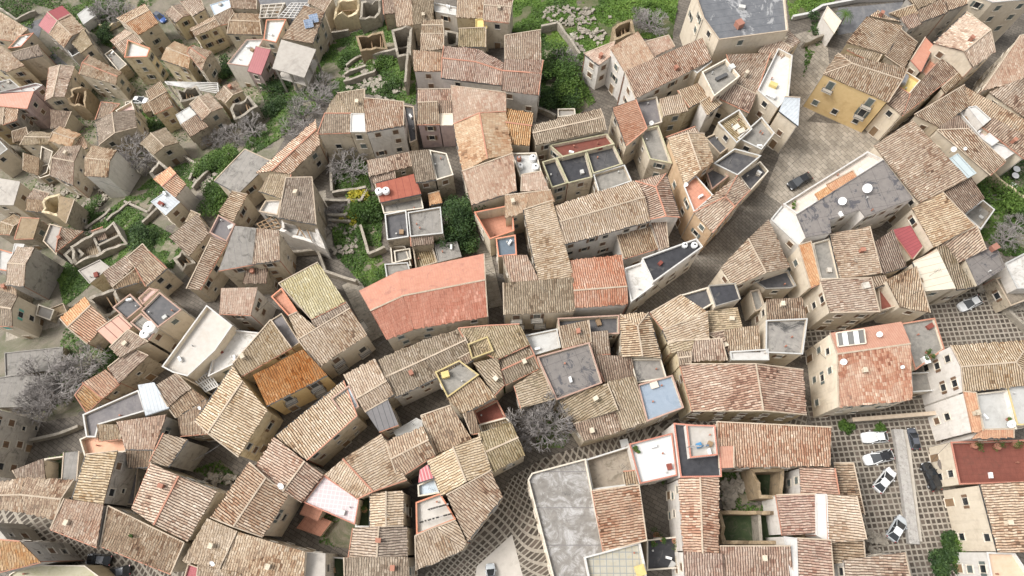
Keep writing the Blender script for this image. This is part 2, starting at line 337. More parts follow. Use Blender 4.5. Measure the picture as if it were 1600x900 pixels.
# ---------------------------------------------------------------- mesh helpers
class MB:
    def __init__(s): s.v = []; s.f = []; s.uv = []; s.mi = []
    def face(s, pts, uv=None, mi=0):
        b = len(s.v); s.v += [tuple(p) for p in pts]; s.f.append(tuple(range(b, b+len(pts)))); s.uv.append(uv); s.mi.append(mi)
    def box(s, c, ax, ay, az, mi=0):
        """c centre, ax ay az half vectors"""
        P = [c+ax*i+ay*j+az*k for k in (-1, 1) for j in (-1, 1) for i in (-1, 1)]
        for q in ((0,2,3,1),(4,5,7,6),(0,1,5,4),(2,6,7,3),(0,4,6,2),(1,3,7,5)): s.face([P[i] for i in q], None, mi)
    def bar(s, a, b, w, h, mi=0):
        d = (b-a); L = d.length
        if L < 1e-4: return
        d = d/L; sd = Vector((-d.y, d.x, 0))
        if sd.length < 1e-3: sd = Vector((1, 0, 0))
        sd.normalize(); up = d.cross(sd)
        s.box((a+b)/2, d*L/2, sd*w/2, up*h/2, mi)
    def cyl(s, a, b, r0, r1, n=8, mi=0, cap=True):
        d = (b-a).normalized(); q = d.orthogonal().normalized(); t = d.cross(q)
        A = [a+(q*math.cos(6.2832*i/n)+t*math.sin(6.2832*i/n))*r0 for i in range(n)]
        B = [b+(q*math.cos(6.2832*i/n)+t*math.sin(6.2832*i/n))*r1 for i in range(n)]
        for i in range(n): s.face([A[i], A[(i+1)%n], B[(i+1)%n], B[i]], None, mi)
        if cap: s.face(B, None, mi); s.face(A[::-1], None, mi)
    def mesh(s, name, mats):
        me = bpy.data.meshes.new(name); me.from_pydata(s.v, [], s.f)
        for m in mats: me.materials.append(m)
        if any(s.mi): me.polygons.foreach_set('material_index', s.mi)
        if any(u is not None for u in s.uv):
            ul = me.uv_layers.new(name='UVMap'); flat = []
            for f, u in zip(s.f, s.uv):
                if u is None: u = [(0, 0)]*len(f)
                for q in u: flat += [q[0], q[1]]
            ul.data.foreach_set('uv', flat)
        me.update(); return me
    def obj(s, name, mats, parent=None, origin=None):
        if not isinstance(mats, (list, tuple)): mats = [mats]
        if origin is not None:
            s.v = [(x-origin.x, y-origin.y, z-origin.z) for x, y, z in s.v]
        o = bpy.data.objects.new(name, s.mesh(name, mats)); C.objects.link(o)
        if parent: o.parent = parent
        elif origin is not None: o.location = origin
        return o
def tag(o, label, cat, group=None, kind=None):
    if label: o['label'] = label
    if cat: o['category'] = cat
    if group: o['group'] = group
    if kind: o['kind'] = kind
    return o
def empty(name, loc, label, cat, group=None, rz=0.):
    o = bpy.data.objects.new(name, None); C.objects.link(o); o.location = loc; o.rotation_euler.z = rz
    o.empty_display_size = .5
    return tag(o, label, cat, group)
def copy_tree(o, parent=None):
    c = o.copy(); C.objects.link(c)
    if parent: c.parent = parent
    for ch in list(o.children): copy_tree(ch, c)
    return c
def area2(P): return sum(P[i].x*P[(i+1)%len(P)].y-P[(i+1)%len(P)].x*P[i].y for i in range(len(P)))/2
def inset(P, d):
    """offset a CCW polygon inward by d in XY, keep z"""
    n = len(P); out = []
    for i in range(n):
        a, b, c = P[i-1], P[i], P[(i+1)%n]
        e1 = Vector((b.x-a.x, b.y-a.y)); e2 = Vector((c.x-b.x, c.y-b.y))
        if e1.length < 1e-4 or e2.length < 1e-4: out.append(b.copy()); continue
        e1.normalize(); e2.normalize()
        n1 = Vector((-e1.y, e1.x)); n2 = Vector((-e2.y, e2.x)); k = 1+n1.dot(n2)
        m = (n1+n2)/max(k, .35)
        out.append(Vector((b.x+m.x*d, b.y+m.y*d, b.z)))
    return out
def inside(P, x, y):
    r = False; n = len(P); j = n-1
    for i in range(n):
        if (P[i].y > y) != (P[j].y > y) and x < (P[j].x-P[i].x)*(y-P[i].y)/(P[j].y-P[i].y)+P[i].x: r = not r
        j = i
    return r
DATA = """
@0 0
s;-60,235 95,252 170,180 5,80;7;tan;b;;weathered tan tiled house in the top left corner, left of the maroon roof
f;50,300 120,228 208,205 130,288;7.5;white;b;rim=orange;small white terrace with orange rim right below the top left corner house
s;-100,400 40,445 148,407 0,285;7.5;tan;y;;yellow house with black shutters near the left edge, below the small orange rimmed terrace
s;110,378 262,345 235,285 75,330;8;gray;b;;grey tiled house with tall blank beige wall, right of the yellow house with black shutters
g;245,155 308,208 440,92 385,40;9.5;maroon;g;;maroon metal gable roofed end of the long dark walled house at top left
g;308,208 400,295 530,185 440,92;9.3;tan;g;;tan gable roofed house joined to the maroon metal roof
s;505,328 440,255 520,185 572,275;8.6;moss;b;;mossy tiled house at the lower end of the row that starts with the maroon roof
f;405,290 437,254 502,322 450,350;8;conc;g;par=1.2;small sunken grey terrace beside the mossy end of the maroon roofed row
f;485,90 545,45 597,95 522,150;3.2;pale;w;par=0.1,nw;small pale flat roofed hut on the slope right of the maroon roof
g;905,30 735,115 865,213 985,142;9.5;tan/orange;b;;house with one tan slope and one orange slope beside the blue car
g;695,255 785,190 890,262 770,335;6.5;tan;b;;low tan gabled house between the half orange roof and the yellow tower house
f;800,250 935,300 915,352 778,357;10.5;white;y;rim=orange,par=.8;tall yellow tower house with red rimmed white roof terrace
g;1035,80 1100,137 1195,92 1130,30;7;tan;y;;small tan gabled house with yellow wall just right of the blue car
s;1205,95 1272,55 1250,-10 1130,10;8.5;tan;b;;tan roofed house at the top edge, right above the small yellow walled gable
g;1225,220 1370,160 1330,105 1190,180;8;tan;y;;tan gabled house with stained yellow wall and two tiny windows near the top left
f;1315,30 1430,-5 1447,45 1345,97;8;sky;b;par=.15;pale sky blue flat roofed house at the top edge of the old quarter
s;1370,155 1478,130 1447,50 1345,100;7.5;tan;b;;small tan roofed house right below the pale sky blue flat roof
s;1450,50 1597,55 1600,-20 1435,-20;8.5;brown;b;;brown tiled house at the top edge, right of the pale sky blue flat roof
g;1425,208 1630,215 1625,90 1470,85;7;brown;b;;broad brown tiled house below the pale blue flat roof, above the pink rimmed terrace
f;1420,395 1540,250 1645,245 1550,412;8.5;pale;w;rim=pinkrim,par=.5;white house with pink rimmed grey terrace left of the maroon striped roof
g;1010,370 1175,425 1215,315 1095,262;8;salmon;y;;pinkish gabled house right of the yellow tower house
g;1175,330 1262,430 1320,325 1218,288;9;tan;s;;taller narrow tan house attached right of the pinkish gabled house
g;500,462 720,525 757,452 560,350;8;tan;b;;tan gabled house with long curved beige wall and blue shuttered gable, upper left
g;285,625 310,430 462,420 400,600;8;tan;b;;tan house with ridge running down the photo, left of the roofless mossy house
r;440,560 545,550 525,662 430,645;7;moss;b;;roofless mossy house shell between two tan gables at upper left
s;-60,655 165,675 205,572 -60,595;9.5;pink2;p;;pink house with a plain salmon roof at the left edge
f;0,575 220,520 262,530 208,568;9.2;white;p;rim=pale,par=.6;narrow white L shaped terrace behind the salmon roof of the pink house
s;20,775 102,742 117,645 30,648;8;pink;g;;small orange brown shed roof in front of the pink house
s;-80,790 20,772 30,650 -80,640;8;cream;y;;cream tiled house on the left edge below the pink house
s;320,800 402,790 442,700 318,690;5;brown;b;;low brown tiled lean-to right of the lilac walled house
g;310,880 440,915 502,840 375,795;7;salmon;b;;reddish hipped small house below the brown lean-to, upper left quarter
g;130,905 295,900 335,832 205,825;7;moss;b;;mossy gabled house left of the reddish hipped small house
g;605,762 620,905 850,795 835,690;8.5;gray;b;;grey tan gabled house in front of the small pink floored roof terrace, upper left
f;725,690 820,635 838,688 750,728;8.8;pinkfloor;b;rim=cream,par=.7;pink floored roof terrace on the house below the white car
s;600,745 668,722 745,652 637,643;8.4;tan;b;;tan roof strip left of the pink floored roof terrace
s;940,632 1042,575 1000,510 918,570;9;tan;y;;upper stepped tan roof of the yellow house beside the parked white car
s;968,707 1072,660 1035,578 930,640;8.4;brown;y;;lower stepped brown roof of the yellow house beside the parked white car
f;1100,717 1180,670 1227,715 1130,777;7.5;pale;b;par=.1;pale blue white flat roof right of the yellow house with stepped roofs
g;1190,655 1265,747 1387,672 1310,590;8;tan;b;;tan gabled house touching the pale blue white flat roof
s;1190,848 1298,790 1227,720 1135,778;6.5;brown;s;;low brown roofed house below the pale blue white flat roof
g;1345,600 1410,640 1512,570 1470,508;7.5;tan;y;;tan gabled house with open yellow ruin beside it, above the bare tree slope
r;1440,680 1550,600 1610,665 1462,742;6;rubble;s;;roofless brown stone house shell above the grey bare trees
r;1110,575 1225,535 1262,600 1142,652;6;rubble;s;;dark roofless shell beside the white concrete beam grid
g;880,895 960,965 1115,890 1030,800;7;moss;b;;mossy gable with yellow edge below the yellow stepped roof house
f;-40,520 60,495 125,548 0,575;6;conc;w;;low lilac white house at the left edge under the yellow house with black shutters
f;655,340 700,310 790,400 740,440;5;conc;s;;low grey concrete roofed outbuilding under the yellow tower house
@1 0
s;352,265 425,78 300,40 165,238;9;tan;b;;tan roofed house carrying blue solar panels at the top left of the photo
f;65,125 187,120 125,262 48,245;9.3;white;b;rim=orange,par=.6;orange rimmed white terrace left of the house with the solar panels
s;330,18 425,68 480,-20 350,-30;9;tan;b;;tan roofed house at the top edge just above the solar panels
c;160,250 372,310 300,482 105,425;8;concplain;s;;big plain concrete canopy on posts left of the bare shrubs
s;-50,440 30,462 88,312 0,295;8;maroon;p;;maroon striped lean-to roof beside the pink rimmed terrace at top left
f;30,30 180,18 135,105 28,110;6;rubble;s;;brown gridded ruin floor left of the white pergola
r;480,102 512,5 645,-5 630,88;6;rubble;y;;roofless yellow walled shell at the top edge above the green slope
r;648,118 660,15 782,0 770,92;5;rubble;s;;roofless stone shell with dark hollow at the top edge, right of the yellow walled shell
s;800,85 862,78 862,-20 795,-20;6;brown;s;;narrow brown roof at the top edge, left of the two bay tan roof
s;880,162 985,148 972,-15 862,-5;7;tan;b;;left bay of the two bay tan roof at the top edge
s;985,150 1102,132 1108,-20 975,-15;7.4;gray;b;;right bay of the two bay tan roof at the top edge
f;1112,15 1258,45 1250,95 1120,70;6;white;w;;low white house between two tan roof groups at the top edge
s;1255,105 1422,110 1432,-20 1262,-20;8;tan;y;;tan roof with yellow wall at the top edge above the yellow chimney box
g;1425,122 1577,137 1605,-10 1435,-15;8.4;tan;b;;tan gabled house with two dark windows at the top edge, left of the green field
f;1375,120 1440,118 1442,178 1375,172;7;yellowflat;y;par=.2;small bright yellow rendered roof box near the top edge
g;1035,210 1170,212 1162,125 1047,130;10;tan;b;;short tall tan tower house left of the dark ruin, top centre
s;1030,322 1165,300 1170,215 1033,213;9;tan;b;;tan roof directly below the short tall tower house
s;1268,288 1430,292 1432,175 1270,182;6;moss;s;;mossy roof with a dark collapsed hole near the top centre
r;1182,190 1265,195 1262,285 1185,285;5;rubble;s;;dark roofless shell left of the mossy roof with the hole
s;990,442 1162,442 1152,330 985,318;9.5;pink;w;;pinkish roofed white fronted house with four shutters, top centre
g;1165,485 1360,507 1532,530 1555,400 1385,312 1178,290;8.5;pink;w;;long bent pinkish gable roof right of the white fronted house, top centre
r;630,240 790,190 818,300 655,318;5;rubble;b;;roofless shell with tan front wall in the green ruins, top centre
r;845,180 975,168 965,330 882,352;6;rubble;s;;tall narrow roofless shell in the green ruins, left of the white fronted house
s;585,825 390,832 435,712 592,712;10;gray;b;rise=.8;lower grey green quadrant of the big cream house roof at upper centre
s;435,710 590,708 510,588 470,640;10.4;moss;b;rise=.6;yellow green triangular slope of the big cream house roof at upper centre
s;595,706 677,704 675,562 512,585;10.2;gray;b;rise=.6;grey upper quadrant of the big cream house roof, above its white patch
f;595,710 677,710 688,822 590,822;10.3;white;b;par=.15;white patch terrace in the middle of the big cream house roof
s;690,822 917,782 918,640 677,615;10.5;pink;w;rise=1;brick patterned pinkish roof with plain white wall, right part of the big cream house
f;920,658 985,668 1005,870 960,890;5;dark;s;;narrow dark passage roof right of the big cream house
s;1015,640 1215,632 1215,558 1015,560;8;pink;p;;pinkish roof strip right of the dark passage, upper centre
s;1012,772 1145,772 1130,640 1015,645;8.2;tan;p;;tan roofed lilac fronted house left of the small cream awning, upper centre
s;1140,706 1222,706 1220,632 1135,636;7.5;brown;p;;small dark brown roof above the cream awning, upper centre
f;1145,712 1226,710 1232,780 1152,780;7.2;creamflat;p;par=.1,nw;small flat cream awning roof left of the large pink tiled roof
s;1240,775 1557,700 1555,580 1222,538;9;salmon;b;;large pink tiled roof at upper centre, topmost of the long pink row
g;1240,778 1292,1070 1600,962 1557,702;8.7;salmon;b;;middle section with ridge of the long pink tiled row, upper centre
@1 1
s;1350,375 1625,290 1602,62 1292,172;8.3;salmon;b;;lowest section of the long pink tiled row, above the orange framed courtyard
@2 0
s;-40,372 180,372 175,190 -40,225;8.5;tan;w;;tan roof above the garden wall, left of the bushy hollow at the top
g;-60,562 160,590 190,380 -45,373;8.8;pink;w;;pink patched gable roof with white wall beside the bushy hollow at the top
r;630,175 745,125 770,205 645,245;4;rubble;b;;small broken stone hut with pinkish wall at the edge of the green field
s;545,402 455,335 640,262 612,350;7.5;salmon;w;;left wing roof of the white farm like house below the green field
s;705,442 885,362 785,200 618,300;9;salmon;w;;broad pink roof in the middle of the white house below the green field
s;885,352 1012,290 975,225 828,265;7.5;salmon;w;;small pink wing roof at the back of the white house below the green field
s;775,612 1242,375 1185,240 710,445;8.5;pink;w;;long pink sloping roof of the white house left of the tall cream building
f;1140,-60 1200,112 1295,245 1725,190 1700,-60;12;bit;c;par=.6,win=0.3;tall cream building with wide patched slate grey flat roof at the top edge
f;1190,448 1335,370 1423,475 1265,598;10;conc;c;rim=cream,par=.8;cream walled house with grey cluttered roof terrace below the tall cream building
f;1112,420 1235,362 1250,385 1160,455;8;concplain;c;;small grey and red rimmed roof between the long pink roof and the cluttered terrace
s;1400,505 1525,582 1610,335 1345,345;8;tan;b;;broad tan roof right of the grey cluttered terrace, upper right
s;1270,600 1480,697 1522,590 1400,530;7.4;brown;b;;brown roof between the cluttered terrace and the white wedge terrace
s;950,722 1100,692 1050,590 925,622;8;cream;y;;small cream tiled house right of the slate roof strip, upper right of centre
s;1110,668 1226,602 1160,525 1040,568;7.6;tan;y;;small tan roof wedged below the white house long roof
s;1220,712 1306,650 1250,598 1180,640;8;tan;w;;tiny tan roofed white house above the dark yard, right of centre top
s;715,905 632,675 772,628 838,800;8.2;redtile;b;;narrow brick red tiled house below the white house, centre top
f;775,630 905,605 937,760 832,795;6.5;slate;b;;dark slate flat roof with one pale panel beside the brick red tiled house
f;795,815 915,785 1000,1020 862,990;8;conc;b;rim=moss,par=.8;grey roof terrace with mossy rim below the slate flat roof
s;1020,912 1172,852 1140,795 968,858;7;tan;b;;short tan roof right of the mossy rimmed grey terrace
f;1290,765 1420,685 1500,805 1405,890;8.5;moss;b;rim=pale,par=.8;mossy terrace with stacked tiles below the white wedge terrace
f;1412,862 1560,732 1640,830 1560,930;8;conc;b;rim=pale,par=.7;grey broken terrace right of the mossy terrace with stacked tiles
f;1210,862 1300,822 1392,892 1300,960;5.5;dark;b;;dark roofed yard building left of the grey broken terrace
g;150,905 582,812 545,682 118,785;8;gray;b;;long grey striped gable roof with yellow end wall, centre top
f;235,905 590,835 640,900 320,980;7;rust;b;rim=moss,par=.8;dark red floored terrace with green weeds below the long grey gable
g;-38,682 130,712 108,905 -35,892;7.5;orange;b;;bright orange roof right of the long pink row
f;288,680 390,678 395,718 290,730;3;concplain;s;nw;tiny grey shed in the garden above the long grey gable
@3 0
f;65,303 153,348 128,605 62,670 -62,560;9.5;white;c;rim=white,par=.8;white wedge shaped terrace house pointing up at the top of the paved alley
s;75,692 187,782 197,615 108,610;9;metal;c;;grey corrugated metal roof at the tip of the white wedge terrace house
g;-60,320 60,385 200,262 120,188;8;tan;b;;tan gabled house between the slate grey flat roof and the white wedge terrace
f;372,38 457,130 413,207 345,108;4;creamflat;w;par=.1,nw;tilted pale roofed outhouse beside the ivy near the asphalt lane
s;740,335 840,165 620,108 495,262;9.5;tan;y;rise=1.2;square tan roof behind the ochre palazzo
s;840,140 740,105 690,70 640,100;9;tan;b;;narrow tan roof at the top of the palazzo block by the asphalt lane
s;500,310 672,395 705,340 560,298;9;moss;y;;small mossy roof strip between the palazzo roof and the square tan roof
g;350,462 745,635 868,430 440,335;9.5;tan;o;hipa,balc,rise=1.5,win=.6;ochre palazzo with balconies facing the stone square
s;850,425 930,270 830,190 735,345;8.5;brown;b;;long brown tiled roof right of the square tan roof
s;760,85 840,112 935,85 905,35;9;tan;g;;small tan roof left end of the top right grey walled row
s;885,178 957,148 935,80 833,112;9.5;pink;g;;small reddish roof on the grey walled row at the top right
s;965,132 1117,75 1095,-10 942,65;10;tan;g;;tan roof with pale edges in the middle of the grey walled row at top right
s;940,52 1080,-10 1060,-60 870,-20;9;cream;g;;cream tan roof cut by the top edge, above the grey walled row
s;1132,62 1290,5 1270,-60 1110,-30;10;tan;g;;tan roof cut by the top edge at the right end of the grey walled row
s;958,442 1032,290 982,238 898,372;9;redsmooth;c;;narrow pinkish red roof right of the long brown tiled roof
f;965,445 1033,340 1078,375 990,468;8;terra;c;rim=pinkrim;small terracotta terrace beside the narrow pinkish red roof
g;1040,270 1240,80 1415,325 1280,415;11;tan;c;t=.62,rise=1.8;tall cream gabled house standing above its neighbours in the upper right
s;745,640 838,717 882,592 812,545;8.5;brown;c;;small dark brown roof right of the ochre palazzo
s;842,718 1192,445 1085,375 885,588;8.5;brown;c;;long brown roof with orange gutter running beside the tall cream gabled house
s;1112,580 1237,460 1200,445 1088,545;8;tan;c;;narrow tan strip roof with orange edge below the tall cream gabled house
f;815,545 850,438 952,502 885,582;8.5;yellowflat;o;par=.6;yellow floored terrace holding the silver water tank
s;1075,790 1268,650 1225,535 920,715;8.6;tan;c;;broad tan roof above the right hand grey bitumen roofs
s;1280,690 1640,910 1640,770 1235,545;8.6;tan;c;;long tan roof running off the right edge beside the narrow stair lane
f;1205,710 1262,680 1392,832 1340,867;7.8;lilac;w;rim=white,par=.7;lilac patterned roof terrace in the upper right
f;1255,670 1302,662 1392,742 1345,782;9;white;w;par=.2;small white roof room beside the lilac patterned terrace
s;1125,905 1350,905 1190,725 1075,792;8;brown;c;;brown roof below the lilac patterned terrace
s;1340,790 1600,985 1640,870 1410,738;8.3;brown;c;;brown roof right of the lilac terrace, at the right edge
f;1345,870 1385,832 1442,880 1400,908;8.6;white;w;par=.1;tiny white roof patch at the end of the lilac patterned terrace
s;1340,565 1660,480 1760,200 1575,228;9;salmon;c;;large pinkish roof cut by the right edge, upper slope
s;1385,575 1700,800 1760,450 1600,492;9;tan;c;;large tan roof cut by the right edge, lower slope of the corner house
f;1285,-30 1410,12 1680,-10 1680,-90 1300,-90;12;pinkfloor;c;;very tall cream building in the top right corner
@0 1
f;-260,-120 -80,-100 45,30 -60,110;9;conc;c;;cream apartment house with rows of shutters cut by the left edge
s;150,160 235,192 243,90 150,60;6;brown;s;;broken brown roof beside the curved steps at the left
f;258,15 328,48 292,175 238,205;5;rubble;s;nw;narrow stone topped block left of the cream house by the curved steps
g;315,190 455,252 507,12 388,25;8.5;tan;b;;tan gabled house above the curved steps with bare beige right wall
g;530,195 672,203 727,40 573,15;10;tan;w;;tan house with huge dark blank right wall under the bare tree
s;-80,375 80,378 122,238 -80,205;9;concplain;c;;grey flat sided house with round vent at the left edge
s;170,335 270,352 303,310 212,285;7;tan;s;;small tan roof at the start of the ruined row, far left
s;165,412 263,422 270,357 170,343;6.5;brown;s;;small brown roof below the tan one in the ruined row, far left
r;275,340 382,318 372,455 262,425;6.5;rubble;y;;roofless shell with mustard inner wall in the ruined row, far left
s;372,330 462,350 412,492 362,450;6.5;rubble2;s;;stone gable end at the lower right of the ruined row, far left
g;-40,555 60,560 135,480 85,438;7.5;tan;s;;tan gabled cottage at the left edge below the ruined row
s;95,590 205,585 242,470 135,465;6;rubble2;s;;collapsed tan roof in the middle of the left edge cluster
f;270,605 312,500 387,520 352,692;6.5;concplain;g;nw;tilted grey concrete block among the collapsed roofs at the left
s;352,668 512,545 385,528 365,600;6;tan;s;;pointed triangular tan roof beside the tilted grey concrete block
f;90,625 150,628 117,737 66,735;7.5;white;w;par=.1;small white roof at the left edge beside tan tiles
g;40,875 150,885 215,652 110,650;9;cream;g;;cream tiled house with a huge grey blank wall at the left edge
R;440,640 712,488 792,622 470,755;3;moss;s;;roofless rectangular ruin of two rooms standing in the green hollow
f;490,790 622,725 682,770 560,870;6;concplain;y;par=.2;small grey roofed house with yellow wall below the two room ruin
s;700,893 835,760 780,705 650,802;6.5;tan;s;;tan slope left of the pinkish roof patch below the two room ruin
s;850,773 930,678 890,630 800,708;7.5;pink;b;;pinkish new tiled roof patch at the left centre
s;912,885 1037,777 932,680 852,775;7.5;tan;b;;tan roof right of the pinkish patch with long beige right wall
s;720,905 905,852 850,778 710,890;6.5;brown;s;;dark brown half open roof below the pinkish patch
g;965,222 1065,148 1158,250 1092,330;9.5;neworange/orange;w;;house with bright new orange roof and long blank white wall
r;935,172 990,105 1050,150 962,218;4;rubble;s;;small roofless hut behind the bright new orange roof
f;945,360 1040,295 1122,362 1035,442;7.5;metal;c;par=.1;grey metal roofed house with two small windows beside the bright new orange roof
s;1180,697 1297,560 1235,440 1060,580;7;cream;b;;cream tan square roof in the green hollow below the grey metal roof
s;1345,228 1490,305 1690,110 1530,38;8;grayfib;b;;large grey slab roof at left centre above the tan strip
s;1450,492 1542,320 1450,300 1370,422;7.5;tan;b;;tan strip roof leading down from the large grey slab roof
f;1310,552 1365,443 1467,500 1415,607;7.5;slate;p;rim=pinkrim,par=.6;dark terrace with pink rim left of the large grey panel roof
s;1250,905 1415,617 1320,590 1168,900;7;tan;b;;long diagonal tan roof with white gutter left of the grey panel roof
s;1590,745 1370,787 1470,517 1615,532;9;grayfib;b;;large grey panel roof with balcony wall at left centre
@1 1
s;-20,745 145,722 140,545 5,530;9;tan;b;;tan tiled right half beside the large grey panel roof
s;-80,870 60,865 70,760 -50,745;6;brown;s;;small low brown roof below the grey panel roof
g;5,180 370,-150 395,5 215,180;8;pink;b;;long pinkish gable roof climbing beside the stair lane left of the big cream house
s;20,290 160,335 215,195 85,190;9;moss;y;;yellowish tiled roof with yellow wall left of the big brown grey roof
s;145,455 372,498 347,213 190,215;9;gray;s;;big brown grey worn roof with tall dark right wall at the lane bend
f;20,420 60,355 155,350 132,442;7;white;w;par=.5;small white terrace with black grille below the yellowish tiled roof
r;165,480 372,500 425,645 150,545;6;white;w;;half open white roofless rooms below the big brown grey roof
s;710,200 975,137 960,50 700,105;8;tan;s;;tan roof behind the rust red metal roof
s;735,242 865,212 860,172 716,192;7;tan;s;;small tan lean-to left of the round roof vent
s;1000,235 1122,218 1076,40 960,50;8;gray;s;;grey tan roof between the rust red roof and the grey terrace
f;1085,38 1190,60 1232,190 1128,222;7.6;conc;s;par=.5;grey roof terrace with dark stain right of the grey tan roof
s;780,362 1027,310 985,190 750,250;6.8;rustred;s;;rust red corrugated metal roof with white tanks
f;785,372 1030,330 1045,402 800,432;5;conc;s;;low concrete yard roof just below the rust red metal roof
f;805,440 937,415 952,577 820,597;6.5;dark;s;rim=pale,par=.6;dark floored flat roof with pale rim, left of a matching grey one
f;950,428 1152,393 1167,557 965,577;6.6;grayfib;s;rim=pale,par=.5;grey flat roof with white rim beside the dark evergreen tree
s;975,637 1107,620 1102,568 970,580;5.5;brown;s;;small reddish tiled canopy below the grey white rimmed roof
f;1115,622 1255,612 1282,702 1140,737;4;grayfib;s;par=.15;weathered grey plank roof above the long red roof
f;980,642 1095,622 1132,737 1000,780;3.5;moss;s;par=1;mossy walled yard just above the long red roof
f;840,640 930,640 970,760 850,740;3.2;rubble;s;par=.8;dark rubble filled yard left of the mossy walled yard
f;805,750 945,740 965,800 820,852;5.5;conc;s;rim=pale,par=.4;small pale rimmed concrete roof touching the long red roof
F;1365,425 1600,380 1612,540 1462,592;7;terra;b;rim=orangerim,par=3;orange framed courtyard house below the long pink row
@1 2
g;820,320 990,252 1442,178 1420,-212 880,-95 650,18;8.5;red2/redsmooth;b;rise=2;long curved house with the large salmon red roof in the middle
s;345,187 555,85 385,-155 148,-28;9;yellow;b;;bright yellow tiled roof left of the large salmon red roof
s;370,247 585,130 558,87 345,190;8.8;gray;b;rise=.3;thin grey tiled strip between the yellow roof and a striped tan roof
s;395,492 690,292 585,132 268,322;8.5;cream;c;balc;cream striped roof with orange edges and balconies below the yellow roof
f;95,55 160,0 262,152 205,176;9;terra;b;rim=orangerim,par=.6;narrow terracotta terrace left of the yellow roof
s;265,322 370,247 260,155 208,178;8.8;cream;b;rise=.5;small cream striped roof below the narrow terracotta terrace
s;70,732 440,545 290,388 -12,545;8.5;burnt;o;balc;burnt orange roof with balconied ochre front in the left centre
s;-90,547 215,374 90,205 -140,470;8.5;cream;b;;cream striped roof behind the burnt orange roof
f;95,202 160,160 272,338 215,376;8;slate;b;par=.3;narrow brown grey flat strip left of the cream striped balconied roof
g;680,772 858,662 745,445 550,547;8.5;cream;b;t=.33;cream tiled gable with red edges beside the pale blue terrace
f;470,690 582,608 642,740 550,802;8.8;skyterr;b;rim=pinkrim,par=.5;pale blue floored small terrace with pink rim and air unit
s;130,925 545,585 625,800 320,1072;8;cream;b;rise=1.2;long cream tiled roof surrounding the pale blue small terrace
s;885,852 770,892 690,775 822,700;7.5;slatemetal;b;;dark grey ribbed metal roof in the centre left courtyard
g;870,680 1120,560 1350,420 1270,255 1000,350 765,450;8;moss;w;t=.5;long curved mossy gable roof facing the salmon red roofed house
s;1320,340 1505,440 1705,350 1640,228 1450,240 1270,253;8;moss;b;;mossy tan roof at the right end of the long curved mossy gable
f;1325,350 1445,303 1482,392 1350,442;8.8;moss;y;rim=yellowrim,par=.6;small mossy terrace with yellow rim in the centre
f;1120,525 1270,453 1392,542 1197,682;8.6;conc;b;rim=yellowrim,par=.7;grey terrace with yellow rim and a wooden box in the centre
s;1290,482 1352,450 1330,408 1270,440;8;tan;b;;tiny orange tan roof between the two yellow rimmed terraces
s;1295,782 1495,682 1390,558 1195,690;7.5;tan;b;;mottled orange tan roof below the grey yellow rimmed terrace
s;1490,662 1547,600 1508,440 1362,470;7.7;moss;b;;green tinged roof between the yellow rimmed terraces and the dark bitumen roof
g;1560,600 1765,500 1705,358 1510,440;7.6;moss;b;;moss tan gable left of the pale grey terrace, centre
f;1365,770 1505,700 1562,810 1400,852;5;rust;b;rim=terra,par=1;roofless room with rusty floor left of the bare tree
f;1395,852 1562,808 1600,850 1412,905;5.5;moss;b;par=.6;small mossy terrace under the rusty floored room
s;1345,905 1400,900 1360,770 1300,792;7;brown;b;;thin brown tiled strip left of the rusty floored room
s;1125,1035 1345,945 1215,738 1035,800;7.6;tan;b;;tan roof between the dark courtyard and the bare tree
f;860,895 1000,815 1035,830 1040,870 900,960;5;pale;w;par=.1,nw;pale plastic roofed lean-to in the dark central courtyard
@2 1
f;190,112 275,88 347,240 250,270;6.5;black;b;rim=moss,par=1;leftmost of three black floored terraces with mossy rims
f;279,86 457,40 502,205 352,242;6.6;black;b;rim=moss,par=1;middle of three black floored terraces with mossy rims
f;463,38 632,0 692,122 508,182;6.7;dark;b;rim=moss,par=1;rightmost of three dark floored terraces with mossy rims
f;510,187 702,130 747,230 545,302;6.5;conc;b;rim=pale,par=.8;grey concrete walled yard below the three dark terraces
f;0,58 150,55 182,170 52,202;7.5;pale;b;par=.5;cluttered white terrace with blue and white drums right of the pink row
s;60,292 228,287 182,175 66,195;8;salmon;b;;small pinkish roof below the terrace of drums
s;-40,460 80,422 262,355 235,290 110,308 -40,322;8;salmon;b;rise=.8;low reddish roof band between the pink row and the long mossy striped roof
s;165,848 75,415 252,358 388,840;8;cream;b;rise=1;long mossy cream striped roof running down the centre
g;330,625 860,480 775,230 275,385;9;cream;w;;large mottled gable roof with white court wall right of centre
g;960,190 1045,455 865,465 775,235;9.2;pink;w;hipa;pinkish hipped roof joined to the large mottled gable
s;700,712 905,650 860,520 660,570;6;brown;w;;low dark brown roof below the white court wall
s;925,652 975,640 960,480 870,485;6.5;tan;w;;small tan roof between the brown low roof and the hipped roof
g;395,1020 720,1000 680,695 365,730;8.5;redorange;w;balc,t=.3;orange red tiled house with white balconied front at the centre
f;815,712 1152,590 1192,642 885,862;10;black;w;rim=white,par=.5;black floored roof terrace with white rim above the paved alley
f;705,778 812,742 885,880 745,985;9;whitemess;w;rim=white,par=.6;white littered terrace between the orange red roof and the black terrace
f;1075,262 1150,198 1257,320 1140,425;9.5;terra;n;rim=white,par=.6;terracotta floored terrace on the long apricot walled house
g;1140,425 1255,548 1485,290 1405,200;9.5;tan;n;hipa;tan hipped roof on the apricot walled corner house beside the alley
g;980,-30 1080,250 1255,110 1200,-60;9.5;tan;n;;upper tan gable of the apricot walled house beside the grey terrace
f;1262,120 1392,30 1557,72 1410,192;7.5;dark;b;rim=pale,par=.8;dark floored roof with glass frame in the upper right alley block
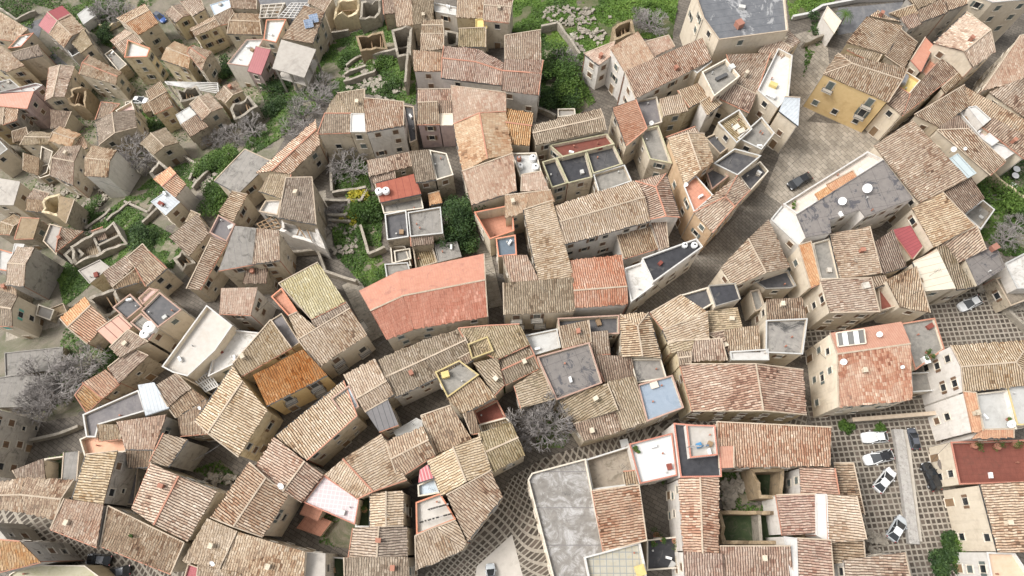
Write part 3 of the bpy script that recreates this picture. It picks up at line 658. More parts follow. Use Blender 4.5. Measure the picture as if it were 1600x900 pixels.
f;1215,172 1285,132 1352,200 1250,282;6.5;dark;b;rim=pinkrim,par=.8;small dark terrace with pink rim beside the apricot house roof
f;1420,192 1550,110 1602,170 1490,290;5;dark;b;par=.8;low dark yard at the bend of the alley
g;1310,770 1390,885 1735,770 1600,475;8.5;tan;c;;tan gable pointing up the paved alley, right of centre
s;0,868 165,850 90,700 -60,700;8;pink;b;;small pinkish hipped roof left of the long mossy striped roof
f;-100,590 20,568 28,690 -85,702;7.5;bluedark;b;rim=orangerim,par=.5;dark blue floored terrace with red rim beside the orange framed courtyard
@2 2
s;-45,165 390,145 375,-62 -50,-30;8.5;gray;c;balc;wide grey brown striped roof left of the orange red tiled house
f;85,295 280,255 302,370 140,417;7;pale;b;rim=pale,par=.5;pale grey worn terrace below the wide grey brown striped roof
F;288,188 668,168 668,285 300,300;7.5;dark;b;rim=pinkrim,par=1.2;long dark courtyard roof with pink rim, centre
s;320,372 490,335 475,205 298,242;8;tan;b;;tan square roof left of the long pink rimmed courtyard roof
s;500,412 612,405 597,270 490,280;7.8;tan;b;;small tan roof below the long pink rimmed courtyard roof
g;850,158 930,435 690,428 680,170;8.5;tan;b;hipa;tan roof with a diagonal pinkish hip, right of the pink rimmed courtyard roof
f;158,430 482,340 562,592 280,697;9;bit2;b;rim=pinkrim,par=.5;square patched bitumen roof above the bare tree
s;580,582 767,550 742,430 500,418;7.5;brown;b;;brown roof between the patched bitumen roof and the pale blue roof
f;740,445 930,445 965,562 780,592;7.5;burntflat;b;par=.4;scorched flat roof above the pale blue floored roof
f;788,605 1002,545 1072,747 845,832;8.5;blue;b;rim=pinkrim,par=.5;blue floored flat roof with pink rim and small hatch
s;690,887 842,830 767,555 600,590;8;moss;b;rise=1;mossy tan roof left of the blue floored roof
s;290,692 385,845 655,760 592,600;8;moss;b;rise=1;mossy roof directly below the patched bitumen roof
s;20,610 60,745 262,692 180,505;7.8;moss;b;;mossy roof left of the patched bitumen roof, behind the bare tree
s;455,955 697,887 650,770 390,850;7.6;brown;b;;low brown roof at the edge of the curved paved street, right of the bare tree
s;868,155 955,262 1218,150 1055,48;8;cream;y;rise=1;cream roof at the top of the curved yellow walled block, right of centre
s;948,262 978,332 1228,312 1218,152;8.2;cream;y;rise=.8;second cream roof in the curved yellow walled block
s;975,345 1000,402 1152,402 1140,310;8.4;moss;y;rise=.4;small yellowish roof in the curved yellow walled block
f;1052,45 1225,-5 1262,92 1132,167;8.6;dark;c;rim=cream,par=.6;dark floored terrace with cream rim above the curved yellow block
f;1230,-15 1395,-30 1428,68 1275,112;9.5;black;c;rim=conc,par=.3;raised black roofed room beside the dark cream rimmed terrace
s;1215,145 1228,287 1437,250 1405,125;7.5;moss;c;;dark mossy roof left of the black narrow yard
s;1110,457 1340,450 1305,320 1145,330;8.4;tan;y;;tan roof just above the largest striped roof, right of centre
s;1318,345 1368,445 1330,270 1228,288;8;brown;c;rise=.3;thin brown roof between two tan roofs right of centre
s;1362,392 1547,392 1540,235 1330,265;8.4;tan;c;;tan roof left of the white framed terrace, right of centre
g;1050,482 1112,465 1110,400 1030,400;9;cream;y;;tiny tower like tan roof at the corner of the curved yellow block
f;1365,395 1600,380 1605,450 1375,450;8.6;white;w;par=.4;white framed narrow terrace above the largest striped roof
g;1055,477 1135,767 1835,790 1815,512;9;umber;y;t=.58,rise=2;largest double slope roof right of centre, over the curved paved street
@3 1
F;180,440 720,100 905,342 602,452 570,412 390,472 398,552 240,582;10;bit2;w;par=.15;big angular patched brown bitumen roof in the right half
f;100,372 620,48 722,98 185,435;8.5;creamtile;w;rim=white,par=.8;long white balustraded terrace along the stone square
s;410,292 552,212 525,168 370,250;9.6;neworange;w;rise=.3;larger orange awning on the long white terrace
s;332,362 412,322 377,265 298,312;9.4;neworange;w;rise=.3;smaller orange awning on the long white terrace
f;20,470 100,372 185,435 245,585 200,640;8;white;w;par=.4;white end house of the big angular bitumen roof block
s;668,12 950,368 1242,215 905,-145;8.8;tan;c;rise=1.5;very large tan roof in the right part above the bitumen roof
s;1385,190 1480,105 1250,-90 1060,-85;8.4;tan;c;;tan roof crossing the right edge block beside the glass skylight
f;1130,95 1187,60 1302,180 1245,212;9.6;glass;c;par=.1,nw;long grey glass skylight roof set in the very large tan roof
s;905,402 1042,640 1285,508 1090,305;8.4;tan;c;rise=1;square tan roof with orange gutter below the very large tan roof
s;1225,432 1350,340 1270,215 1112,300;8;brown;c;;brown roof with orange edge at the brink of the green slope, right
s;1062,635 1185,742 1357,657 1302,517;8;tan;c;;tan roof with orange gutter beside the small dark bitumen roof
f;1232,440 1342,350 1417,410 1332,532;5;conc;s;rim=pale,par=1.2;open topped grey yard at the brink of the green slope, right
s;778,540 905,712 962,640 890,515;6.5;maroon;c;rise=.4;curved maroon metal awning in the right hand block
s;390,565 455,842 705,802 632,520;8.5;tan;c;rise=1;tall tan roof below the bitumen roof notch with stone chimney
f;282,622 390,590 452,842 330,842;8;conc;c;rim=cream,par=.6;plain grey roof terrace between the orange strip and a tan roof
s;265,892 327,862 268,614 193,637;8.4;neworange;c;;narrow orange tiled strip roof right of centre
s;715,805 862,762 782,540 660,622;7.6;brown;c;;mottled dark brown roof left of the curved maroon awning
s;830,1015 1010,1050 925,770 745,850;8;tan;c;;tan roof with red edge left of the cream ribbed panels
s;910,740 985,915 1170,900 1060,670;8;creampanel;c;;cream ribbed panel roof in the right hand block
s;1178,905 1285,890 1120,640 1058,645;8;moss;c;;mossy strip roof right of the cream ribbed panels
f;1240,722 1420,630 1482,770 1312,882;8.5;bit2;b;par=.2;small dark bitumen roof with brick chimney at the green slope
f;1485,745 1610,680 1700,760 1700,900 1560,900;6;whitemess;w;;irregular white roof at the right edge below the bare shrubs
s;335,850 392,1050 692,1045 640,840;9;tan;c;rise=1;wide tan roof over the tall cream facade, right
s;650,905 742,870 735,825 640,830;8;tan;c;rise=.3;tiny tan roof with square chimney in the right hand block
f;-10,905 -100,840 125,790 175,885 140,900;6.5;dark;c;rim=conc,par=.6;dark grey flat roof at the foot of the white end house
f;1390,20 1430,-5 1570,35 1480,92;8;white;w;par=.2;white flat topped house at the right edge above the round tables
@3 2
s;0,200 235,190 210,62 -5,75;7.6;brown;c;;brown mossy roof above the scorched grey terrace, right
f;-10,202 247,190 217,412 -12,402;8.5;burntflat;c;rim=pale,par=.5;scorched grey terrace with pale rim at the lane corner, right
f;690,0 775,-10 802,112 705,142;7;rust;c;par=.7;rusty floored small yard roof by the paved square, right
s;820,105 985,45 960,-60 780,-30;7.8;tan;c;;tan roof along the long beige wall of the paved square
g;445,742 897,695 830,215 390,285;9.5;patch/pinkflat;c;t=.67,rise=1.6;tall cream house with mottled red and white tiled roof and skylight
f;835,222 1042,188 1102,380 922,512;7;conc;c;rim=terra,par=.5;grey terrace with potted plants right of the mottled red roof
f;895,530 1035,525 1045,640 900,650;3.5;conc;c;par=.6;low planted veranda right of the mottled red roof
g;1225,650 1650,600 1640,330 1145,360;10.5;cream;w;hipb;big white house with cream tiled hipped roof by the checkered square
f;1300,662 1495,640 1555,880 1350,885;9.5;pale;w;rim=cream,par=.7;pale grey roof terrace with dishes on the white house at the right edge
s;1278,900 1340,885 1300,660 1225,652;9.4;neworange;w;;orange tiled strip at the left edge of the white house terrace
f;1495,612 1700,590 1700,850 1560,855;9.8;pale;w;rim=yellowrim,par=.4;whitish terrace with yellow rim cut by the right edge
s;1280,940 1530,935 1530,880 1340,885;8.8;neworange;w;rise=.4;orange tiled strip at the foot of the white house by the red courtyard
f;1425,-60 1640,-120 1700,40 1520,110;4;rubble;s;;broken stone block at the right edge above the checkered square
@0 2
g;-60,232 75,232 107,50 -50,5;9;gray;c;;grey tiled house with turquoise shutters at the left edge
f;30,405 392,368 372,505 35,550;3;grayfib;s;par=.2,nw;long weathered grey slab roof above the leafless thicket, lower left
f;-40,565 100,545 310,560 300,740 -40,745;3;grayfib;s;par=.2,nw;grey plank platform beside the leafless thicket, left edge
g;380,190 530,60 668,210 545,345;7.5;neworange/orange;b;t=.42;vivid orange tiled house at the lower left
r;545,65 720,-5 765,110 640,190;6;rubble;s;;roofless stone frame between the vivid orange roof and the pink block
f;705,120 812,38 887,115 790,195;9;dark;c;rim=pinkrim,par=.4;smaller dark panelled roof on the pink topped block, lower left
f;885,140 997,28 1132,135 985,245;10;dark;c;rim=pinkrim,par=.4;larger dark roof with pink rim on the pink topped block, lower left
f;865,62 930,0 990,12 892,102;9.2;pinkfloor;c;rim=pinkrim,par=.5;small pink floored terrace behind the larger dark pink rimmed roof
f;815,217 882,158 985,245 930,325 890,275;9;conc;c;rim=pinkrim,par=.5;grey terrace with two round white tanks on the pink topped block
s;700,352 822,242 745,170 610,265;8.5;pinkpanel;c;;striped pink panel roof at the left of the pink topped block
s;690,370 750,432 920,335 800,265;8;tan;c;;tan roof below the striped pink panel roof
s;680,495 745,592 922,425 825,380;6.5;brown;s;;brown striped roof between the pink block and the narrow stepped orange roofs
s;640,682 747,592 660,515 522,592;6.3;orange;s;;upper of two stepped orange roofs above the long white rimmed terrace
s;540,772 637,682 525,605 475,670;5.8;orange;s;;lower of two stepped orange roofs above the long white rimmed terrace
f;1080,525 1012,490 1290,108 1450,235 1340,390 1172,548;9;whiteconc;c;rim=white,par=.9;long white roof terrace with thick white walls, lower left
s;1375,157 1562,165 1605,0 1385,5;9;salmon;w;;pinkish roof above the long white roof terrace
f;1450,262 1620,280 1480,462 1300,552 1340,400;6.5;whitemess;w;rim=white,par=.6;cluttered whitish terrace right of the long white roof terrace
s;1052,737 1187,627 1097,535 975,610;7.6;tan;b;;tan roof right of the silver grey metal roof, lower left
s;1102,807 1282,692 1190,630 1052,740;7;brown;b;;brown roof tucked under the tan roof beside the white beam grid
s;1130,920 1300,905 1290,700 1115,812;6.5;brown;b;;dark brown roof in the shade left of the long orange edged gable
s;1052,747 910,792 865,610 962,595;7.6;metal;b;;silver grey metal roof with two rusty panels, lower left
f;518,790 862,638 905,770 620,852 600,930 540,930;8;slate;b;rim=white,par=.5;long brownish flat roof with white rim, lower left
s;790,1003 957,1005 1035,795 730,838;8;pink;g;;tan pink roof right of the peach coloured terrace
g;1225,830 1455,495 1665,765 1490,1050;8.5;cream;y;t=.38;long orange edged cream gable roof in the lower left
f;-40,752 -150,1160 -520,1040 -420,700;11.5;concplain;g;par=.1,win=.8;worn grey beige apartment block cut by the left edge, lower left
@0 3
F;498,45 612,-5 787,38 785,122 530,150;7.5;peach;b;rim=cream,par=1;peach coloured terrace with cream rim, lower left
s;622,55 787,35 787,-45 612,-45;8.2;tan;b;;small tan roof above the peach coloured terrace
s;805,218 930,215 957,110 790,110;7.4;brown;g;rise=.5;small brown roof right of the peach coloured terrace
s;1050,212 1167,50 1022,14 940,182;8.5;cream;g;;cream tiled roof with grey blank right wall above the wide double slope roof
s;130,312 278,292 265,170 85,240;7;tan;b;;tan roof with orange corner at the left edge, lower left
f;278,168 400,150 387,296 280,292;5;green;b;par=1.5;small walled green yard between grey and tan roofs, lower left
s;390,292 477,302 492,125 402,135;7.3;grayfib;b;rise=.3;small grey metal roof right of the walled green yard
g;-80,470 150,500 335,545 455,300 150,290 -80,330;8;tan;b;;long bent tan gable at the left edge above the checkered street
s;540,145 455,415 642,447 732,120;9;cream;g;rise=1.2;cream tiled roof with wide grey right wall, lower left
s;320,605 600,715 642,457 405,420;9;pink;g;;tan roof below the cream one with the wide grey wall, at the street
f;760,300 862,222 835,452 735,447;4;slate;g;par=.3;low dark grey plank roof in the gap, lower left
g;830,480 945,200 1350,370 1165,680;9;tan;b;;wide double slope roof with ochre gutter wall, lower left
s;635,712 1062,882 1145,692 680,465;8;brown;b;;broad brown roof in front of the wide double slope roof, at the street
g;1320,530 1560,195 1795,395 1640,650;8.5;pink;c;;double slope pinkish roof right of the weedy courtyard, lower left
s;1140,805 1365,857 1475,622 1295,545;8;cream;y;;cream tiled roof with one white antenna dish at the bottom left
s;1370,865 1890,1010 1900,750 1480,625;8;tan;c;;broad tan roof beside the tall grey courtyard tower, bottom
s;1235,905 1500,965 1500,882 1245,835;7.8;cream;c;;cream tiled roof cut by the bottom edge left of centre
f;1150,910 1175,825 1245,850 1230,920;7.8;maroonflat;c;par=.3;small maroon floored terrace at the bottom edge, left
s;-60,885 247,812 120,688 -100,665;10.5;orange;g;;orange roof in the bottom left corner
f;-100,560 -20,600 60,690 -100,680;8;concplain;g;par=.1;low grey flat roof behind the orange roof in the bottom left corner
f;60,890 160,832 525,835 620,905 620,960 60,960;5.5;mossflat;y;par=.3;mossy yellowish flat roof at the bottom edge beside the black cars
@1 3
g;-10,235 115,35 415,265 280,435;8.5;pink;c;t=.68;mottled pink tan gable with a round white dish, lower left of centre
f;300,440 425,275 642,420 615,577;8;lilac;b;rim=brickrim,par=.3;lilac tiled terrace with brick edge, lower centre left
g;435,265 637,412 935,300 782,15;8.5;cream;b;t=.35;wide cream double slope roof right of the lilac tiled terrace
f;640,398 716,398 716,592 620,592;6;green;w;rim=white,par=1.2;tiny green planted yard with white rim, bottom centre left
g;715,590 720,385 915,370 918,582;8.5;cream;c;;cream gable right of the tiny planted yard
g;583,785 612,602 942,592 945,775;8.3;cream/gray;c;;wide half cream half grey gable below the tiny planted yard
s;560,960 955,960 945,782 555,787;8.5;gray;c;;grey striped roof at the bottom edge, left of the narrow dark alley
f;1000,440 1150,385 1247,545 1003,642;8;whiteconc;b;rim=orangerim,par=.7;pale terrace with laundry lines and orange rim, bottom centre
f;1012,332 1112,288 1152,380 1015,402;7.2;skyterr;b;par=.6;small grey blue terrace above the laundry terrace
s;1018,312 1112,282 1075,205 1028,240;7.8;maroonlight;w;rise=.3;small red striped awning roof above the laundry terrace
g;1075,180 1165,395 1462,235 1395,28;8.8;cream;b;;cream double slope roof above the laundry terrace, bottom centre
s;1325,680 1535,405 1465,245 1195,395;8.4;tan;b;;tan roof with pale edge on the curve of the paved street
s;1005,862 1285,740 1315,690 1242,555 1120,602 1000,650;8;cream;b;;cream roof at the tip of the street curve, bottom centre
g;1480,250 1680,145 1590,-60 1395,10;8;moss;b;;moss grey gable below the bare tree
g;890,285 1115,140 1042,-30 815,60;8.3;tan;b;;tan gable left of the cream double slope roof, near the dark alley top
@1 3
f;302,752 432,762 430,960 300,960;7.5;concplain;g;par=.15;tall plain grey tower block beside the brick floored court, bottom
f;438,778 553,788 556,960 434,960;3;green;g;par=1;dark green netted court at the bottom edge, right of the grey tower block
f;255,600 330,500 470,560 400,650;1.2;terra;b;par=.2,nw;brick floored courtyard platform below the lilac tiled terrace
@2 3
f;100,300 125,258 460,168 575,745 600,960 270,960;7.5;concwhite;c;rim=cream,par=.6;large whitish grey weathered flat roof with rounded cream rim at the bottom centre
f;465,172 735,88 800,322 505,360;6;ruinfloor;c;rim=pale,par=1.5;unroofed room with dirt floor above the brown pink roof, bottom centre
s;715,327 802,315 770,245 700,250;6.5;tan;c;rise=.2;small leftover patch of tan tiles in the unroofed dirt floored room
f;735,75 1000,8 1032,270 802,322;8;whitetile;w;rim=brickrim,par=.6;bright white tiled roof terrace with brick rim, bottom centre
s;508,370 575,742 837,672 790,335;8;redpatch;b;rise=1;reddish brown roof below the unroofed dirt floored room
F;1012,-55 1290,-30 1310,278 1055,282;9;black;w;rim=brickrim,par=.5;black floored roof with brick rim around a white upper terrace
f;1090,-45 1268,-40 1285,142 1115,160;10;whiteconc;w;rim=brickrim,par=.6;upper white terrace with laundry and blue basin
f;455,782 800,690 838,870 838,960 492,960;8.5;concyel;w;rim=white,par=.7;stained patterned terrace with white rim at the bottom edge
f;845,675 1030,655 1035,850 845,865;4;black;b;par=.8;black covered patio with green plants, bottom centre
g;1040,295 1072,745 1290,760 1292,290;8.5;redpatch;w;;long reddish double slope roof running down beside the dark patio
s;1085,960 1322,960 1312,765 1075,748;8.3;pink;w;;pinkish roof at the bottom edge below the long reddish double slope
s;1325,960 1760,960 1735,715 1305,715;8;pink;b;rise=1.2;broad pinkish roof at the bottom edge right of centre
s;1300,218 1982,212 1990,-28 1285,-62;8.5;redpatch;b;rise=1.2;long reddish striped roof above the dark green courtyards
s;1298,222 1382,217 1382,92 1292,95;9;pinkflat;w;rise=.3;small orange pink roof patch beside the brick rimmed black roof
r;1300,492 1822,498 1842,702 1310,700;4.5;green;b;;deep walled overgrown courtyard, bottom right of centre
r;1495,232 1700,228 1690,415 1548,412;5;green;b;;overgrown roofless room with cream walls, bottom right of centre
@3 3
s;202,222 210,388 440,387 412,230;7;redpatch;w;;reddish tan roof with white end wall beside the overgrown courtyard
s;412,198 440,392 602,512 532,200;5.5;brown;s;;collapsed dark brown roof along the parking square
s;55,398 95,642 300,630 297,390;7;redpatch;w;;reddish roof below the first, left of a curved white strip
f;300,390 370,390 382,690 303,640;8.3;white;w;par=.1,nw;curved white roof strip left of the cream roof at the parking square
s;370,390 380,690 612,666 550,405;8;cream;w;rise=1;cream roof right of the curved white strip
f;100,655 182,665 192,960 152,960;8.2;white;w;par=.1,nw;long white strip wall top at the bottom edge, right
s;182,668 195,960 412,960 388,680;8;redpatch;w;rise=.8;reddish tan roof at the bottom edge right of the long white strip
s;398,690 410,822 602,792 592,680;7;brown;w;;dark brown roof below the cream roof by the parking square
s;480,802 500,960 895,960 850,755;8;tan;w;rise=1.2;broad tan roof at the bottom edge beside the parking square
F;1145,62 1640,48 1640,312 1200,327;6;rust;c;rim=brickrim,par=1;dark red floored courtyard terrace with shrubs at the right edge
g;1330,330 1440,748 1720,745 1700,312;9.5;tan;c;t=.75;tan roofed cream stone house at the right edge of the parking square
f;1370,752 1545,760 1640,900 1640,960 1410,960;8.5;terracream;w;rim=white,par=.7;beige floored white walled terrace in the bottom right corner
@0 0
f;-24,1552 88,1584 72,1696 -32,1680;7;white;w;rim=orangerim,par=.6;small red rimmed white terrace at the left edge beside the huge grey blank wall
s;0,1880 104,1848 80,1760 -32,1784;5.5;tan;s;;low tan roof at the left edge above the turquoise shuttered house
r;1072,1608 1152,1568 1216,1640 1144,1696;3.5;moss;s;;low roofless shell between the pinkish patch house and the long diagonal tan roof
s;1248,1608 1320,1568 1288,1504 1220,1544;4;brown;s;;small brown shed roof left of the top of the long diagonal tan roof
f;952,1672 1048,1728 1008,1784 920,1728;4;moss;s;par=.7;mossy walled yard above the vivid pink topped block
s;592,1512 664,1488 640,1424 576,1448;3;brown;s;;tiny brown hut at the far end of the two room ruin
r;400,1592 472,1536 520,1584 448,1648;3.2;rubble;s;;crumbled stone pen at the lower tip of the green hollow
f;240,1904 336,1936 312,2000 224,1968;3;concplain;s;par=.4;low concrete outbuilding at the right end of the turquoise shuttered house
f;264,1944 392,1896 416,1952 296,2000;1.6;rubble2;s;par=.3;low stone ledge below the grey stairs at the left
s;1160,1380 1216,1408 1248,1344 1192,1320;3.5;gray;s;;small grey hut beside the dark terrace with pink rim
f;1272,704 1352,672 1376,728 1296,760;3;rubble2;s;par=.6;low stone yard below the yellow open ruin, upper left
s;904,704 968,680 944,632 888,656;3;brown;s;;small brown lean to beside the white car at upper left
f;784,640 824,632 832,704 788,712;3;concplain;s;par=.3;concrete pad shed left of the white car at upper left
s;88,888 176,864 160,800 80,824;6;brown;s;;brown roof fragment between the left edge house and the mossy gable
s;480,944 544,920 520,856 464,888;4.5;pink;b;;small reddish lean to left of the tan house with huge dark wall
f;232,1048 304,1024 320,1088 248,1112;4;rubble2;s;par=.5;walled stone yard below the curved steps, left
s;1760,1048 1848,976 1808,936 1728,1000;4.5;tan;s;;short tan roof tucked below the long pinkish gable near the stair lane
f;1912,1220 1976,1200 2000,1320 1936,1336;6.5;concplain;s;par=.3;narrow concrete strip roof along the right side of the big brown grey roof
f;2464,1568 2560,1552 2568,1616 2472,1640;3.6;conc;s;par=.5;pale concrete yard roof left of the mossy yard above the long red roof
s;2688,1280 2760,1264 2744,1200 2680,1216;4.2;neworange;s;;tiny terracotta lean to left of the upper dark evergreen tree
f;3304,2384 3400,2360 3424,2448 3328,2488;5;moss;b;par=.5;small mossy roof beside the bare tree, left of the patched bitumen roof
s;1880,3208 1984,3248 2016,3184 1912,3144;3;terra;b;;small terracotta lean to roof inside the brick floored court
f;4048,2240 4120,2224 4160,2400 4088,2424;1.0;rubble2;y;nw,par=.3;stone step strip at the foot of the curved yellow block
f;4688,1820 4744,1808 4784,1920 4720,1944;5;conc;c;par=.5;small grey terrace above the dark narrow yard right of centre
f;5160,2940 5248,2928 5272,3040 5184,3048;4;dark;w;par=.6;dark floored yard between the overgrown court and the reddish tan roof
s;2360,2864 2448,2824 2416,2776 2336,2816;6;brown;b;;small brown roof left of the cream double slope roof, beside the alley
"""
# ---------------------------------------------------------------- houses
CAMV = Vector((0, 0, CAMH))
FOOT = []      # (polygon, top z)
JOBS = []
def slope(mb, poly, e0, e1, tiled, seed):
    """poly: world points of one roof slope; e0,e1 its eave. Tiled slopes get real rows of raised cover tiles."""
    ux = Vector((e1.x-e0.x, e1.y-e0.y)); ux.normalize(); vx = Vector((-ux.y, ux.x))
    cen = sum(((Vector((p.x-e0.x, p.y-e0.y))).dot(vx) for p in poly))
    if cen < 0: vx = -vx
    Q = [((p.x-e0.x)*ux.x+(p.y-e0.y)*ux.y, (p.x-e0.x)*vx.x+(p.y-e0.y)*vx.y, p.z) for p in poly]
    u0 = min(q[0] for q in Q); u1 = max(q[0] for q in Q)
    if u1-u0 < .05: return
    def cut(u):
        hits = []
        for i in range(len(Q)):
            a, b = Q[i], Q[(i+1)%len(Q)]
            if abs(a[0]-b[0]) < 1e-6: continue
            t = (u-a[0])/(b[0]-a[0])
            if -1e-5 <= t <= 1.00001: hits.append((a[1]+(b[1]-a[1])*t, a[2]+(b[2]-a[2])*t))
        if len(hits) < 2: return None
        return min(hits), max(hits)
    P = .35; us = []
    if tiled:
        k = math.floor(u0/P)
        while k*P < u1:
            for o, h in ((0, 0), (.05, .06), (.17, .06), (.22, 0)): us.append((k*P+o, h))
            k += 1
        us = [(u, h) for u, h in us if u0+.02 < u < u1-.02]
        us = [(u0+.005, .02)]+us+[(u1-.005, .02)]
    else:
        us = sorted({round(min(max(q[0]+e, u0+.002), u1-.002), 4) for q in Q for e in (-.002, .002)} | {u0+(u1-u0)*i/4 for i in range(1, 4)}); us = [(u, 0) for u in us]
    cs = [(u, h, cut(u)) for u, h in us]; cs = [c for c in cs if c[2]]
    L = max(c[2][1][0]-c[2][0][0] for c in cs) if cs else 0
    ns = max(1, int(math.ceil(L/1.7)))
    amp = .13 if tiled else .015
    def pt(u, h, lo, hi, t, jit=0.):
        v = lo[0]+(hi[0]-lo[0])*t+jit; z = lo[1]+(hi[1]-lo[1])*t+h
        x = e0.x+ux.x*u+vx.x*v; y = e0.y+ux.y*u+vx.y*v
        z += amp*noise.noise(Vector((x*.35, y*.35, seed)))-(.06*math.sin(math.pi*t) if tiled else 0)
        return Vector((x, y, z)), (u+100, v)
    prev = None
    for i, (u, h, (lo, hi)) in enumerate(cs):
        kj = math.floor(u/P); rr = random.Random(kj*31+seed*7)
        j = (rr.random()-.5)*.26 if tiled else 0
        cur = [pt(u, h, lo, hi, t/ns, j if t == 0 else 0) for t in range(ns+1)]
        if prev:
            for t in range(ns):
                a, b, c, d = prev[t], cur[t], cur[t+1], prev[t+1]
                mb.face([a[0], b[0], c[0], d[0]], [a[1], b[1], c[1], d[1]])
        prev = cur
def skirt(mb, a, b, up=.03, dn=.16):
    mb.face([a+Vector((0,0,-dn)), b+Vector((0,0,-dn)), b+Vector((0,0,up)), a+Vector((0,0,up))], [(0,0)]*4)
def cap_line(mb, a, b, w=.24, h=.10):
    L = (b-a).length; n = max(1, int(L/1.5)); r = random.Random(int(a.x*13+b.y*7))
    pts = [a.lerp(b, i/n)+Vector((0, 0, .05+(.04*noise.noise(a.lerp(b, i/n)*.5)))) for i in range(n+1)]
    for i in range(n): mb.bar(pts[i], pts[i+1]+(pts[i+1]-pts[i])*.01, w, h)
def ringwall(mb, out, th, z0, z1, jag=0., seed=0, step=1.2):
    inn = inset(out, th)
    n = len(out)
    for i in range(n):
        a, b, c, d = out[i], out[(i+1)%n], inn[(i+1)%n], inn[i]
        L = (b-a).length; k = max(1, int(L/step)) if jag else 1
        for q in range(k):
            t0, t1 = q/k, (q+1)/k
            def zz(t, p): return z1 + (jag*noise.noise(Vector((p.x*.55, p.y*.55, seed))) if jag else 0)
            a0, a1, d0, d1 = a.lerp(b, t0), a.lerp(b, t1), d.lerp(c, t0), d.lerp(c, t1)
            za, zb = zz(t0, a0), zz(t1, a1)
            A0, A1, D0, D1 = [Vector((p.x, p.y, z)) for p, z in ((a0, za), (a1, zb), (d0, za), (d1, zb))]
            B0, B1, E0, E1 = [Vector((p.x, p.y, z0)) for p in (a0, a1, d0, d1)]
            u0, u1 = L*t0, L*t1
            mb.face([B0, B1, A1, A0], [(u0, 0), (u1, 0), (u1, 1), (u0, 1)])
            mb.face([E1, E0, D0, D1], [(u0, 0), (u1, 0), (u1, 1), (u0, 1)])
            mb.face([A0, A1, D1, D0], [(u0, 0), (u1, 0), (u1, .3), (u0, .3)])
    return inn
WALLK = {k: 'w_'+k for k in 'bcwyongsp'}
RIMK = {'orange':'orange_rim','orangerim':'orange_rim','pinkrim':'pink_rim','brickrim':'brick_rim','cream':'cream_rim','white':'white','pale':'pale','moss':'moss_rim','yellowrim':'yellow_rim','terra':'terra','conc':'conc','slate':'slate'}
GROUPS = []
